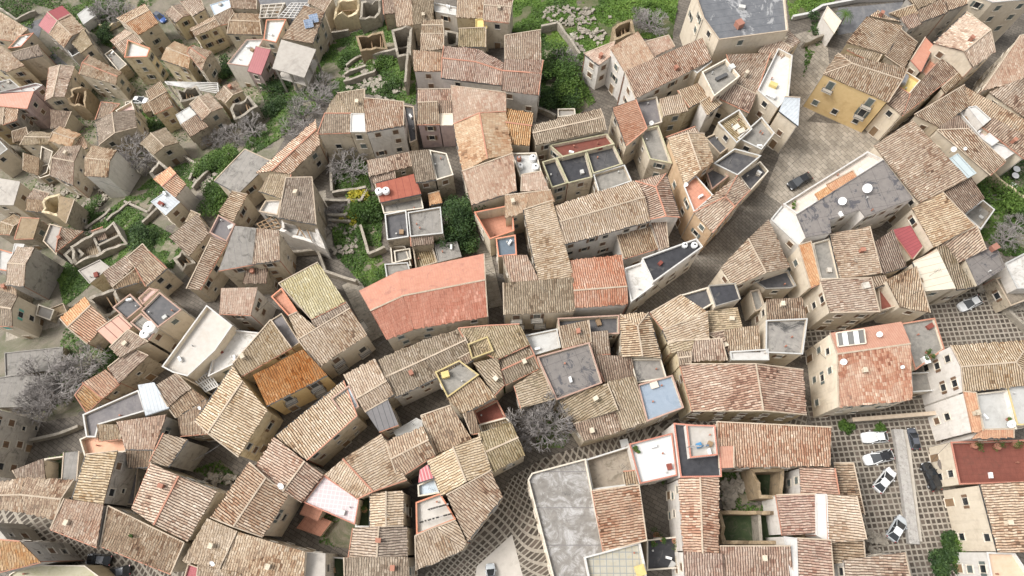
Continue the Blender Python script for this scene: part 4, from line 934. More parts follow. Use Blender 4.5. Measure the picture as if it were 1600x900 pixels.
def house(col, row, kind, pts, h, style, wall, opts, label, idx):
    r = random.Random(idx*17+3)
    px = [((x/4.0)+col*400, (y/4.0)+row*225) for x, y in pts]
    cx = sum(p[0] for p in px)/len(px); cy = sum(p[1] for p in px)/len(px)
    g0 = atg(cx, cy, h)            # point at roof height over the ground there
    zg = ground(g0.x, g0.y); h = h+r.uniform(-.25, .25)
    zt = zg+h
    tiled_names = PAL
    st = style.split('/')
    name = {'r':'ruined_house','R':'ruined_house','c':'canopy'}.get(kind, 'house')
    if kind in 'fF': name = 'house'
    cat = 'ruin' if kind in 'rR' else ('canopy' if kind == 'c' else 'house')
    if kind in 'fF' and h < 5.2 and 'nw' in opts: name, cat = 'shed', 'shed'
    grp = 'roofless ruined houses' if kind in 'rR' else ('old town houses' if name == 'house' else None)
    wallpoly = None
    mcx, mcy = cx, cy
    ex = 1.6 if kind in 'gs' else .9
    px = [(x+(x-mcx)/max(1, math.hypot(x-mcx, y-mcy))*ex, y+(y-mcy)/max(1, math.hypot(x-mcx, y-mcy))*ex) for x, y in px]
    if kind in 'gs':
        n = len(px)//2
        A = [atz(*p, zt) for p in px[:n]]; Bq = px[n:][::-1]
        Bp = [atz(*p, zt) for p in Bq]
        wid = sum((a-b).length for a, b in zip(A, Bp))/n
        t = float(opts.get('t', .5))
        if kind == 'g':
            rise = float(opts.get('rise', max(.5, min(2.2, wid*.5*.30))))
            B = Bp; RD = [a.lerp(b, t)+Vector((0, 0, rise)) for a, b in zip(A, B)]
            e = RD[0]-RD[-1]; e.z = 0; L = e.length
            if 'hipa' in opts: RD[0] = RD[0]-(RD[0]-RD[1]).normalized()*min(wid*.45, L*.45)
            if 'hipb' in opts: RD[-1] = RD[-1]+(RD[-2]-RD[-1]).normalized()*min(wid*.45, L*.45)
        else:
            rise = float(opts.get('rise', max(.4, min(2.0, wid*.20))))
            B = [atz(*p, zt+rise) for p in Bq]; RD = B
        outline = A+B[::-1]
    else:
        outline = [atz(*p, zt) for p in px]
    if area2(outline) < 0:
        if kind in 'gs':
            A.reverse(); B.reverse(); 
            if kind == 'g': RD.reverse()
            else: RD = B
            if 'hipa' in opts and 'hipb' not in opts: opts['hipb'] = 1; del opts['hipa']
            elif 'hipb' in opts and 'hipa' not in opts: opts['hipa'] = 1; del opts['hipb']
            outline = A+B[::-1]
        else: outline = outline[::-1]
    org = Vector((sum(p.x for p in outline)/len(outline), sum(p.y for p in outline)/len(outline), 0))
    zb = min(ground(p.x, p.y) for p in outline)-1.5
    org.z = ground(org.x, org.y)
    root = empty(name, org, label, cat, grp)
    wm = M(WALLK[wall])
    if kind in 'gs':
        tiled = st[0] in PAL
        rf = MB(); rf2 = MB() if len(st) > 1 else rf; cp = MB()
        n = len(A)
        for i in range(n-1):
            slope(rf, [A[i], A[i+1], RD[i+1], RD[i]], A[i], A[i+1], tiled, idx)
            if kind == 'g': slope(rf2, [B[i], B[i+1], RD[i+1], RD[i]], B[i], B[i+1], st[-1] in PAL, idx)
        if kind == 'g':
            if 'hipa' in opts: slope(rf, [A[0], B[0], RD[0]], A[0], B[0], tiled, idx)
            if 'hipb' in opts: slope(rf, [A[-1], B[-1], RD[-1]], A[-1], B[-1], tiled, idx)
        for i in range(n-1):
            skirt(rf, A[i], A[i+1]); skirt(rf2, B[i+1], B[i])
        # ends
        ends = []
        if kind == 'g':
            for k in (0, -1):
                hip = ('hipa' in opts) if k == 0 else ('hipb' in opts)
                if hip: skirt(rf, A[k], B[k]); ends.append((A[k], RD[k])); ends.append((B[k], RD[k]))
                else:
                    skirt(rf, A[k], RD[k]); skirt(rf2, RD[k], B[k])
                    if r.random() < .4: ends.append((A[k], RD[k])); ends.append((B[k], RD[k]))
            for i in range(n-1): cap_line(cp, RD[i], RD[i+1])
        else:
            skirt(rf, A[0], B[0]); skirt(rf, A[-1], B[-1])
            for k in (0, -1):
                if r.random() < .35: ends.append((A[k], B[k]))
            if r.random() < .5:
                for i in range(n-1): ends.append((B[i], B[i+1]))
        ri = RD
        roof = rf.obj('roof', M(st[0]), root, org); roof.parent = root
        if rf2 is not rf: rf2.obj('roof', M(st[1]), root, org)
        co = 'cap_orange' if (style in ('orange','redtile','red2') or r.random() < .16) else 'cap'
        for a, b in ends: cap_line(cp, a, b, .17, .08)
        if cp.v: cp.obj('ridge_cap', M(co), roof, org)
        # wall body under the roof
        n = len(A)
        loop = list(A)
        gab = []
        if kind == 'g' and 'hipb' not in opts: loop.append(RD[-1])
        loop += B[::-1]
        if kind == 'g' and 'hipa' not in opts: loop.append(RD[0])
        ins = inset(loop, .16)
        wb = MB()
        for i in range(len(ins)):
            a, b = ins[i], ins[(i+1)%len(ins)]
            za, zb_ = a.z-.10, b.z-.10
            wb.face([Vector((a.x, a.y, zb)), Vector((b.x, b.y, zb)), Vector((b.x, b.y, zb_)), Vector((a.x, a.y, za))])
        wo = wb.obj('wall', wm, root, org)
        wallpoly = inset(outline, .16)
        ztops = [zt]*len(wallpoly) if kind == 'g' else None
        # gutter along the eave
        if r.random() < .55:
            gb = MB(); c2 = 'cap_orange' if r.random() < .4 else 'iron'
            for i in range(n-1):
                o_ = (A[i+1]-A[i]).normalized(); nn = Vector((o_.y, -o_.x, 0))*.06
                gb.bar(A[i]+nn+Vector((0,0,-.08)), A[i+1]+nn+Vector((0,0,-.08)), .14, .12)
            gb.obj('gutter', M(c2), root, org)
        # chimney
        if tiled and r.random() < .22 and wid > 3:
            i = 0; p = A[0].lerp(A[1], r.uniform(.2, .8)); q = B[0].lerp(B[1], r.uniform(.2, .8)); t_ = r.uniform(.25, .75)
            c = p.lerp(q, t_); c.z = zt+rise*(1-abs(t_-t)/max(t, 1-t) if kind == 'g' else t_)
            cb = MB(); ch = r.uniform(.5, 1.0)
            d = (A[1]-A[0]).normalized(); e = Vector((-d.y, d.x, 0))
            cb.box(c+Vector((0,0,ch/2-.1)), d*.24, e*.3, Vector((0,0,ch/2+.1)))
            cb.box(c+Vector((0,0,ch+.05)), d*.31, e*.37, Vector((0,0,.05)))
            chm = cb.obj('chimney', M('w_b' if r.random() < .6 else 'terra'), roof, org)
            fb = MB(); fb.cyl(c+Vector((0,0,ch+.1)), c+Vector((0,0,ch+.45)), .11, .09, 8)
            fb.obj('flue', M('terra'), chm, org) if False else None
    elif kind in 'fF':
        par = float(opts.get('par', .45)); zf = zt-par
        rim = opts.get('rim')
        rimm = M(RIMK[rim]) if rim else M('cap' if r.random() < .3 else ('pale' if wall in 'wcg' else 'cream_rim')) if par > .25 else M(st[0])
        wb = MB(); n = len(outline); wp = inset(outline, .05)
        for i in range(n):
            a, b = wp[i], wp[(i+1)%n]
            wb.face([Vector((a.x, a.y, zb)), Vector((b.x, b.y, zb)), Vector((b.x, b.y, zt-.12)), Vector((a.x, a.y, zt-.12))])
        wb.obj('wall', wm, root, org)
        pb = MB(); th = .21 if par > .3 else .14
        ringwall(pb, outline, th, zt-.14, zt)
        inn = inset(outline, th+.004)
        pb.obj('parapet', rimm, root, org)
        ib = MB()
        for i in range(n):
            a, b = inn[i], inn[(i+1)%n]
            ib.face([Vector((b.x, b.y, zf)), Vector((a.x, a.y, zf)), Vector((a.x, a.y, zt-.02)), Vector((b.x, b.y, zt-.02))])
        if par > .25: ib.obj('wall', wm, root, org)
        fb = MB(); fl = inset(outline, th-.01)
        o0 = fl[0]; L = (fl[1]-fl[0]).normalized(); K = Vector((-L.y, L.x, 0))
        fb.face([Vector((p.x, p.y, zf)) for p in fl], [((p-o0).dot(L)+50, (p-o0).dot(K)+50) for p in fl])
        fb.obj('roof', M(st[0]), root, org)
        wallpoly = wp
    elif kind in 'rR':
        wb = MB(); inn = ringwall(wb, outline, .5, zb, zt, jag=1.6 if h > 3.5 else .9, seed=idx, step=1.0)
        wb.obj('wall', M('stone' if wall == 's' else 'w_y' if wall == 'y' else 'w_w' if wall == 'w' else 'rubble2'), root, org)
        P = [Vector((p.x, p.y, zg+ (h-1.9 if st[0] == 'white' else min(h-2.2, .8)))) for p in inset(outline, .45)]
        fb = MB(); fb.face(P, [(p.x, p.y) for p in P]); fb.obj('floor', M(st[0]), root, org)
        if kind == 'R' or (area2(outline) > 45):
            cb = MB(); m0 = inn[0].lerp(inn[1], .48); m1 = inn[3].lerp(inn[2], .48)
            zc = Vector((0, 0, 1))
            for a, b in ((m0, m1),)+((((m0.lerp(m1, .5)), inn[1].lerp(inn[2], .5)),) if kind == 'R' else ()):
                mm = (a+b)/2; mm.z = (zb+zt-.5)/2; d = (b-a)/2; d.z = 0; e = Vector((-d.y, d.x, 0)).normalized()
                cb.box(mm, d, e*.22, Vector((0, 0, (zt-.5-zb)/2)))
            cb.obj('cross_wall', M('stone'), root, org)
        if r.random() < .5 and kind == 'r' and len(inn) == 4:
            bb = MB()
            for q in range(r.randint(2, 4)):
                t = r.uniform(.1, .9); a = inn[0].lerp(inn[1], t); b = inn[3].lerp(inn[2], min(1, max(0, t+r.uniform(-.2, .2))))
                a.z = b.z = zt-r.uniform(.8, 2); bb.bar(a, b, .18, .2)
            bb.obj('fallen_beam', M('wood'), root, org)
        FOOT.append((outline, zt)); return root
    elif kind == 'c':
        fb = MB(); o0 = outline[0]
        fb.face([p.copy() for p in outline], [((p-o0).x, (p-o0).y) for p in outline])
        for i in range(len(outline)): skirt(fb, outline[i], outline[(i+1)%len(outline)], 0, .3)
        fb.obj('roof', M(st[0]), root, org)
        ii = inset(outline, .5)
        for i in range(4):
            for p in (ii[i], ii[i].lerp(ii[(i+1)%4], .5)):
                q = MB(); a = Vector((p.x, p.y, zb)); q.box((a+Vector((p.x, p.y, zt-.3)))/2, Vector((.2,0,0)), Vector((0,.2,0)), Vector((0,0,(zt-.3-zb)/2)))
                q.obj('post', M('concplain'), root, org)
        P = [Vector((p.x, p.y, zt-3.4)) for p in inset(outline, .3)]; q = MB(); q.face(P); 
        for i in range(4): skirt(q, P[i], P[(i+1)%4], 0, .25)
        q.obj('floor_slab', M('concplain'), root, org)
        return root
    FOOT.append((outline, zt))
    JOBS.append((root, org, wallpoly, zt, zg, wall, opts, idx, kind, label, style))
    return root
# ---------------------------------------------------------------- windows, doors, balconies
def window_mesh(w_, h_, fm, kind):
    """faces +Y; origin at centre on the wall"""
    b = MB(); X = Vector((1,0,0)); Y = Vector((0,1,0)); Z = Vector((0,0,1))
    t = .12
    b.box(Vector((0,.03,h_/2+t/2)), X*(w_/2+t), Y*.05, Z*t/2); b.box(Vector((0,.07,-h_/2-t/2)), X*(w_/2+t*1.4), Y*.11, Z*t/2)
    for s in (-1, 1): b.box(Vector((s*(w_/2+t/2),.03,0)), X*t/2, Y*.05, Z*h_/2)
    fr = b.mesh('window', [fm])
    p = MB(); p.box(Vector((0,-.02,0)), X*w_/2, Y*.03, Z*h_/2); pane = p.mesh('pane', [glassm()])
    return fr, pane
def shutter_mesh(w_, h_, m, op):
    b = MB(); X = Vector((1,0,0)); Y = Vector((0,1,0)); Z = Vector((0,0,1))
    n = max(4, int(h_/.16))
    x0 = 0
    b.box(Vector((x0,.04,0)), X*w_/4*.96, Y*.015, Z*h_/2)
    for i in range(n): b.box(Vector((x0,.06,-h_/2+h_*(i+.5)/n)), X*w_/4*.8, Y*.012, Z*h_/n*.25)
    return b.mesh('shutter', [m])
WM = {}
def wmeshes(kind, fmk, smk):
    k = (kind, fmk, smk)
    if k not in WM:
        w_, h_ = {'win': (.95, 1.25), 'small': (.6, .7), 'door': (1.1, 2.2), 'french': (1.05, 2.0)}[kind]
        fr, pane = window_mesh(w_, h_, M(fmk), kind)
        WM[k] = (w_, h_, fr, pane, shutter_mesh(w_, h_, M(smk), 0) if kind != 'small' else None)
    return WM[k]
def place_window(root, org, p, n, kind, fmk, smk, shut, name='window', glow=False):
    w_, h_, fr, pane, sh = wmeshes(kind, fmk, smk)
    rz = math.atan2(n.y, n.x)-math.pi/2
    o = bpy.data.objects.new(name, fr); C.objects.link(o); o.parent = root; o.location = p-org; o.rotation_euler.z = rz
    q = bpy.data.objects.new('pane' if name == 'window' else 'door_leaf', pane if name == 'window' else WDOOR()); C.objects.link(q); q.parent = o
    if sh and shut and name == 'window':
        for s in (-1, 1):
            c = bpy.data.objects.new('shutter', sh); C.objects.link(c); c.parent = o
            c.location = (s*(w_/4 if shut == 1 else w_*.78), 0 if shut == 1 else .02, 0)
    return o
_wd = []
def WDOOR():
    if not _wd:
        b = MB(); X = Vector((1,0,0)); Y = Vector((0,1,0)); Z = Vector((0,0,1))
        b.box(Vector((0,-.01,0)), X*.55, Y*.04, Z*1.1)
        for s in (-1, 1): b.box(Vector((s*.27,.04,.4)), X*.17, Y*.015, Z*.5); b.box(Vector((s*.27,.04,-.6)), X*.17, Y*.015, Z*.35)
        _wd.append(b.mesh('door_leaf', [M('wood')]))
    return _wd[0]
def balcony(root, org, p, n, wd=2.2):
    """p: point on the wall at floor level"""
    t = Vector((-n.y, n.x, 0)); Z = Vector((0,0,1)); b = MB()
    b.box(p+n*.42-Z*.07, t*wd/2, n*.45, Z*.07)
    o = b.obj('balcony', M('stoneframe'), root, org)
    r = MB()
    for i in range(9):
        q = p+n*.82+t*(wd/2-.05)*(i/4-1); r.bar(q, q+Z*.95, .03, .03)
    a, c = p+n*.82-t*(wd/2-.05), p+n*.82+t*(wd/2-.05)
    for z in (.1, .95): r.bar(a+Z*z, c+Z*z, .05, .05); r.bar(a+Z*z, a-n*.8+Z*z, .05, .05); r.bar(c+Z*z, c-n*.8+Z*z, .05, .05)
    r.obj('railing', M('iron'), o, org)
    return o
def exposed(p, skip):
    for i, (poly, zt) in enumerate(FOOT):
        if i == skip: continue
        if zt > p.z-.5 and inside(poly, p.x, p.y): return False
    return True
BV = []
def visible(p):
    d = p-CAMV; L = d.length; hit = BV[0].ray_cast(CAMV, d/L, L-.15)
    return hit[0] is None
def inframe(p, m=20):
    q = p-CAMV; zc = q.y*ST-(q.z)*CT   # depth along view
    # view axis = (0,ST,-CT); up = (0,CT,ST)
    depth = q.y*ST+q.z*(-CT); up = q.y*CT+q.z*ST
    if depth <= 0: return False
    x = 800+F*q.x/depth; y = 450-F*up/depth
    return -m < x < 1600+m and -m < y < 900+m
def roof_fittings():
    """vents, aerials, air units fixed to their house"""
    for (root, org, wp, zt, zg, wall, opts, idx, kind, label, style) in JOBS:
        r = random.Random(idx*11+5)
        if wp is None or len(wp) < 3: continue
        A = area2(wp); c = Vector((sum(p.x for p in wp)/len(wp), sum(p.y for p in wp)/len(wp), 0))
        def spot(k=.75):
            i = r.randrange(len(wp)); q = wp[i].lerp(wp[(i+1)%len(wp)], r.random()); q = c.lerp(q, k*r.uniform(.4, 1)); return q
        if kind in 'fF' and A > 10 and 'nw' not in opts:
            zf = zt-float(opts.get('par', .45))
            for _ in range(r.choice((0, 1, 1, 2))):
                q = spot(); b = MB(); p = Vector((q.x, q.y, zf)); b.cyl(p, p+Vector((0,0,r.uniform(.3,.8))), .09, .09, 8); b.cyl(p+Vector((0,0,.5)), p+Vector((0,0,.55)), .15, .13, 8); b.obj('vent_pipe', M('pale' if r.random() < .5 else 'terra'), root, org)
            if r.random() < .35:
                q = spot(.8); p = Vector((q.x, q.y, zf+.33)); a = r.uniform(0, 3); b = MB(); b.box(p, Vector((math.cos(a),math.sin(a),0))*.42, Vector((-math.sin(a),math.cos(a),0))*.17, Vector((0,0,.3))); b.obj('air_unit', M('plastic_w'), root, org)
            if r.random() < .3:
                q = spot(.8); p = Vector((q.x, q.y, zf+.02)); a = r.uniform(0, 3); b = MB(); L = r.uniform(.5, 1.1); b.box(p+Vector((0,0,.25)), Vector((math.cos(a),math.sin(a),0))*L*.5, Vector((-math.sin(a),math.cos(a),0))*.35, Vector((0,0,.25))); b.obj('storage_box', M(r.choice(['wood','rail','pale','rustred'])), root, org)
        if r.random() < (.3 if kind in 'fF' else .15):
            q = spot(.5); z = zt-(.3 if kind in 'fF' else 0)+ (.2 if kind == 's' else .5 if kind == 'g' else 0); h = r.uniform(1.6, 2.6); p = Vector((q.x, q.y, z)); b = MB(); b.cyl(p-Vector((0,0,.5)), p+Vector((0,0,h)), .025, .02, 5)
            a = r.uniform(0, 3); d = Vector((math.cos(a), math.sin(a), 0)); e = Vector((-d.y, d.x, 0)); t = p+Vector((0,0,h-.1)); b.bar(t-d*.6, t+d*.6, .025, .025)
            for k in range(5): b.bar(t+d*(k*.25-.5)-e*.3, t+d*(k*.25-.5)+e*.3, .02, .02)
            b.obj('aerial', M('iron'), root, org)
        # drain pipe on one corner facing the camera
        if r.random() < .5:
            for _ in range(4):
                q = wp[r.randrange(len(wp))]; o_ = (q-c); o_.z = 0
                if o_.length < .1: continue
                o_.normalize()
                if o_.dot(Vector((-q.x, -q.y, 0))) > 0:
                    b = MB(); p = q+o_*.1; b.cyl(Vector((p.x, p.y, zg-1)), Vector((p.x, p.y, zt-.25)), .06, .06, 6); b.obj('drain_pipe', M('rail' if r.random() < .5 else 'terra'), root, org); break
def openings():
    verts = []; faces = []
    for poly, zt in FOOT:
        b = len(verts); P = inset(poly, .25); n = len(P)
        verts += [(p.x, p.y, zt-.2) for p in P]+[(p.x, p.y, zt-30) for p in P]
        faces.append(tuple(range(b, b+n)))
        for i in range(n): faces.append((b+i, b+(i+1)%n, b+n+(i+1)%n, b+n+i))
    BV.append(BVHTree.FromPolygons(verts, faces))
    nwin = 0
    for fi, (root, org, wp, zt, zg, wall, opts, idx, kind, label, style) in enumerate(JOBS):
        if 'nw' in opts or wp is None: continue
        r = random.Random(idx*5+1); n = len(wp); blank = 'blank' in label
        if blank: continue
        smk = 'shutter_t' if 'turquoise' in label else ('shutter' if r.random() < .65 else 'shutter_g')
        fmk = 'stoneframe' if wall in 'bsgyo' else 'cream_rim'
        skip = [i for i, f in enumerate(FOOT) if f[1] == zt]; skip = skip[0] if skip else -1
        for i in range(n):
            a, b = wp[i], wp[(i+1)%n]; d = b-a; d.z = 0; L = d.length
            if L < 2.2: continue
            d /= L; nn = Vector((d.y, -d.x, 0)); mid = (a+b)/2
            if nn.dot(Vector((-mid.x, -mid.y, 0))) < 0: continue
            top = min(a.z, b.z)
            pos = []; k = max(1, int((L-.6)/(2.7 if wall != 'o' else 3.4))); dens = float(opts.get('win', .62 if wall in 'sg' else .85))
            g = min(ground(a.x, a.y), ground(b.x, b.y))
            lev = 0; z = top-1.55
            door_done = False
            while z > g+.9:
                for q in range(k):
                    t = (q+.5)/k+r.uniform(-.05, .05); p = a+d*(L*t)
                    if r.random() > dens: continue
                    fl = z-1.0 < g+1.2
                    pp = Vector((p.x, p.y, z+r.uniform(-.1, .1)))+nn*.02
                    if not exposed(pp+nn*.5, skip) or not exposed(pp+nn*1.4-Vector((0,0,.6)), skip): continue
                    if not inframe(pp) or not visible(pp+nn*.3): continue
                    if fl and not door_done and L > 3:
                        place_window(root, org, Vector((pp.x, pp.y, g+1.15)), nn, 'door', fmk, smk, 0, 'door'); door_done = True; nwin += 1; continue
                    bal = 'balc' in opts and lev <= 1
                    kd = 'french' if bal else ('small' if r.random() < .3 and wall in 'sgb' else 'win')
                    place_window(root, org, pp-Vector((0,0,.35)) if bal else pp, nn, kd, fmk, smk, r.choice((1, 2, 1, 0)))
                    if bal: balcony(root, org, Vector((pp.x, pp.y, pp.z-1.4)), nn, 1.9)
                    nwin += 1
                z -= 2.9; lev += 1
    print('windows', nwin)

# ---------------------------------------------------------------- ground sheets
def terrain():
    b = MB(); step = 4; nx0, nx1, ny0, ny1 = -420, 420, -160, 520
    xs = list(range(nx0, nx1+1, step)); ys = list(range(ny0, ny1+1, step))
    v = [(x, y, ground(x, y)) for y in ys for x in xs]; W = len(xs)
    f = [(j*W+i, j*W+i+1, (j+1)*W+i+1, (j+1)*W+i) for j in range(len(ys)-1) for i in range(W-1)]
    me = bpy.data.meshes.new('ground'); me.from_pydata(v, [], f); me.materials.append(slab_mat('alley_paving', (.11,.094,.076), (.165,.143,.117), (.05,.04,.032), .5))
    for p in me.polygons: p.use_smooth = True
    o = bpy.data.objects.new('ground', me); C.objects.link(o); tag(o, None, None, None, 'structure')
def sheet(name, pxs, mat, lift, kind='structure', cell=2.0, label=None, th=0.):
    """sheet draped on the ground inside an outline of photo points"""
    P = [atg(x, y) for x, y in pxs]
    if area2(P) < 0: P.reverse()
    import bmesh
    bm = bmesh.new(); vs = [bm.verts.new((p.x, p.y, 0)) for p in P]; fc = bm.faces.new(vs)
    x0, x1 = min(p.x for p in P), max(p.x for p in P); y0, y1 = min(p.y for p in P), max(p.y for p in P)
    k = math.ceil(x0/cell)
    while k*cell < x1:
        bmesh.ops.bisect_plane(bm, geom=bm.verts[:]+bm.edges[:]+bm.faces[:], plane_co=(k*cell, 0, 0), plane_no=(1, 0, 0)); k += 1
    k = math.ceil(y0/cell)
    while k*cell < y1:
        bmesh.ops.bisect_plane(bm, geom=bm.verts[:]+bm.edges[:]+bm.faces[:], plane_co=(0, k*cell, 0), plane_no=(0, 1, 0)); k += 1
    for v in bm.verts: v.co.z = ground(v.co.x, v.co.y)+lift
    me = bpy.data.meshes.new(name); bm.to_mesh(me); bm.free(); me.materials.append(mat)
    o = bpy.data.objects.new(name, me); C.objects.link(o)
    tag(o, label, None, None, kind); return o, P
def leaf_cloud(b, c, rad, n, size, r, squash=.7, clumps=1):
    cl = [Vector((r.gauss(0, .45), r.gauss(0, .45), r.gauss(0, .35)*squash)) for _ in range(clumps)]
    for _ in range(n):
        q = r.choice(cl)
        d = Vector((r.gauss(0, 1), r.gauss(0, 1), r.gauss(0, 1))).normalized()*(r.random()**.4)*(.55 if clumps > 1 else 1)
        p = c+Vector(((q.x+d.x)*rad, (q.y+d.y)*rad, (q.z*1+d.z*squash)*rad))
        t1 = Vector((r.gauss(0, 1), r.gauss(0, 1), r.gauss(0, .6))).normalized(); t2 = t1.cross(Vector((r.gauss(0, .5), r.gauss(0, .5), 1))).normalized()
        s = size*r.uniform(.5, 1.3)
        b.face([p-t1*s, p-t2*s*.6, p+t1*s, p+t2*s*.6])
def greens(pxs, dens, mat, tall=.9, name='undergrowth', seed=0, leaf=.24):
    P = [atg(x, y) for x, y in pxs]
    if area2(P) < 0: P.reverse()
    r = random.Random(seed); A = area2(P); x0, x1 = min(p.x for p in P), max(p.x for p in P); y0, y1 = min(p.y for p in P), max(p.y for p in P)
    b = MB(); n = int(A*dens); tries = 0
    while n > 0 and tries < 400000:
        tries += 1
        x, y = r.uniform(x0, x1), r.uniform(y0, y1)
        if not inside(P, x, y): continue
        v = noise.noise(Vector((x*.16, y*.16, seed)))+.5*noise.noise(Vector((x*.5, y*.5, seed+9)))
        if v < -.28: n -= 1; continue
        hh = max(.05, (v+.3))*tall
        z = ground(x, y)+r.random()*hh; n -= 1
        t1 = Vector((r.gauss(0, 1), r.gauss(0, 1), r.gauss(0, .45))).normalized(); t2 = t1.cross(Vector((r.gauss(0, .4), r.gauss(0, .4), 1))).normalized()
        s = leaf*r.uniform(.6, 1.5); p = Vector((x, y, z))
        b.face([p-t1*s, p-t2*s*.7, p+t1*s, p+t2*s*.7])
    o = b.obj(name, mat, None); tag(o, None, None, None, 'stuff'); return o
def bush(px, py, rad, hgt, mat, label, seed, name='bush', cat='bush', n=900, group=None, leaf=.16):
    g = atg(px, py, hgt*.5); g.z = ground(g.x, g.y)
    r = random.Random(seed); root = empty(name, g, label, cat, group)
    b = MB(); leaf_cloud(b, Vector((0, 0, hgt*.55)), rad, n, leaf, r, hgt/rad*.55, clumps=9)
    b.obj('foliage', mat, root)
    s = MB()
    for _ in range(6):
        a = r.uniform(0, 6.28); s.cyl(Vector((0, 0, -.3)), Vector((math.cos(a)*rad*.5, math.sin(a)*rad*.5, hgt*.6)), .07, .02, 5)
    s.obj('stem', M('bark'), root); return root
#
def bare_tree(px, py, rad, hgt, label, seed, dens=1., matk='twig', group='leafless grey trees'):
    g = atg(px, py, hgt*.5); g.z = ground(g.x, g.y)
    r = random.Random(seed); root = empty('bare_tree', g, label, 'tree', group)
    tb = MB(); cb = MB()
    def seg(b, a, d, L, r0, r1):
        e = a+d*L; b.cyl(a, e, r0, r1, 5 if r0 > .05 else 3, cap=False); return e
    def grow(a, d, L, rr, dep):
        b = tb if dep == 0 else cb
        bend = Vector((r.gauss(0, .18), r.gauss(0, .18), r.gauss(0, .12)))
        m = seg(b, a, d, L*.5, rr, rr*.8); d2 = (d+bend).normalized(); e = seg(b, m, d2, L*.5, rr*.8, rr*.6)
        if dep >= 5: return
        k = (6 if dep == 0 else r.choice((3, 3, 4)))
        if dep >= 3: k = max(2, int(round(k*dens)))
        for i in range(k):
            az = 6.283*(i+r.random())/k; sp = r.uniform(.5, 1.0) if dep == 0 else r.uniform(.35, .85)
            q = d2.orthogonal().normalized(); t = d2.cross(q); nd_ = (d2*math.cos(sp)+(q*math.cos(az)+t*math.sin(az))*math.sin(sp)); nd_.z = nd_.z*.8+.08
            nd_.normalize(); st_ = e if r.random() < .6 else m.lerp(e, r.random())
            grow(st_, nd_, L*r.uniform(.62, .85), max(.017, rr*.6), dep+1)
    grow(Vector((0, 0, -.3)), Vector((0, 0, 1)), 1., .16, 0)
    # scale to the wanted spread
    ex = max((v[0]**2+v[1]**2)**.5 for v in cb.v); zz = max(v[2] for v in cb.v)
    def sc(b, lim=.03):
        b.v = [(x*rad/ex, y*rad/ex, z*hgt/zz) for x, y, z in b.v]
    sc(tb); sc(cb)
    tb.obj('trunk', M('bark'), root); cb.obj('crown', M(matk), root); return root
def wall_thing(pxs, h, th, mat, label, name='stone_wall', cat='wall', jag=.3, seed=0, group=None, capm=None):
    P = [atg(x, y) for x, y in pxs]; b = MB(); cpb = MB()
    org = P[0].copy(); org.z = ground(org.x, org.y)
    root = empty(name, org, label, cat, group) if capm else None
    for a, c in zip(P, P[1:]):
        d = c-a; d.z = 0; L = d.length; k = max(1, int(L/1.2)); dn = d/L; e = Vector((-dn.y, dn.x, 0))*th/2
        for i in range(k):
            p, q = a+dn*(L*i/k), a+dn*(L*(i+1)/k)
            zp = [ground(x.x, x.y)+h+jag*noise.noise(Vector((x.x*.6, x.y*.6, seed))) for x in (p, q)]
            lo = min(ground(p.x, p.y), ground(q.x, q.y))-.8
            V = [Vector((x.x, x.y, 0)) for x in (p-e, q-e, q+e, p+e)]
            T = [Vector((v.x, v.y, z)) for v, z in zip(V, (zp[0], zp[1], zp[1], zp[0]))]; Bt = [Vector((v.x, v.y, lo)) for v in V]
            b.face([Bt[0], Bt[1], T[1], T[0]]); b.face([Bt[2], Bt[3], T[3], T[2]]); b.face(T)
            if i == 0: b.face([Bt[3], Bt[0], T[0], T[3]])
            if i == k-1: b.face([Bt[1], Bt[2], T[2], T[1]])
            if capm:
                cpb.bar((T[0]+T[3])/2+Vector((0,0,.05)), (T[1]+T[2])/2+Vector((0,0,.05)), th+.12, .1)
    if capm:
        b.obj('masonry', mat, root, org); cpb.obj('coping', capm, root, org); return root
    o = b.obj(name, mat, None, org); return tag(o, label, cat, group)
# ================================================================ build: ground
terrain()
CHK = checker_mat('checkered_setts', math.radians(-4), .82)
CHK2 = checker_mat('checkered_setts_curved', math.radians(38), .80, warp=14)
SQ = slab_mat('square_slabs', (.26,.225,.18), (.38,.335,.275), (.12,.10,.075), .95, 1.3, .8)
SET = slab_mat('lane_setts', (.165,.145,.12), (.24,.215,.18), (.075,.063,.05), .85, .9, .5)
GR = surf('meadow_soil', (.055,.085,.02), (.11,.10,.05), .5, spots=(.20,.17,.12), spot_amt=.6, sscale=.25, slo=.5, shi=.7, bump=.1)
GR2 = surf('dry_soil', (.17,.145,.10), (.24,.205,.155), .6, spots=(.06,.09,.025), spot_amt=.8, sscale=.2, slo=.46, shi=.6, bump=.1)
MATS['GR'] = GR
sheet('dirt_paths', [(-80,-60),(560,-60),(500,120),(420,260),(300,420),(180,560),(120,650),(60,660),(-80,680)], surf('dirt', (.15,.13,.10), (.23,.20,.155), .35, spots=(.09,.10,.05), spot_amt=.75, sscale=.12, slo=.47, shi=.6, bump=.12), .012, cell=4.)
sheet('square_paving', [(1220,60),(1290,40),(1300,150),(1260,190),(1400,200),(1360,260),(1300,290),(1225,330),(1190,310),(1215,250),(1240,170)], SQ, .03)
sheet('lane_paving', [(1190,300),(1240,330),(1190,380),(1100,440),(1060,480),(960,500),(1000,450),(1110,380)], SET, .035)
sheet('checkered_paving', [(1255,635),(1470,620),(1480,700),(1520,900),(1380,920),(1300,720)], CHK, .04)
sheet('checkered_paving', [(1440,480),(1500,450),(1620,440),(1620,530),(1450,550)], CHK, .04)
sheet('checkered_paving', [(1240,510),(1320,505),(1300,560),(1250,560)], CHK, .04)
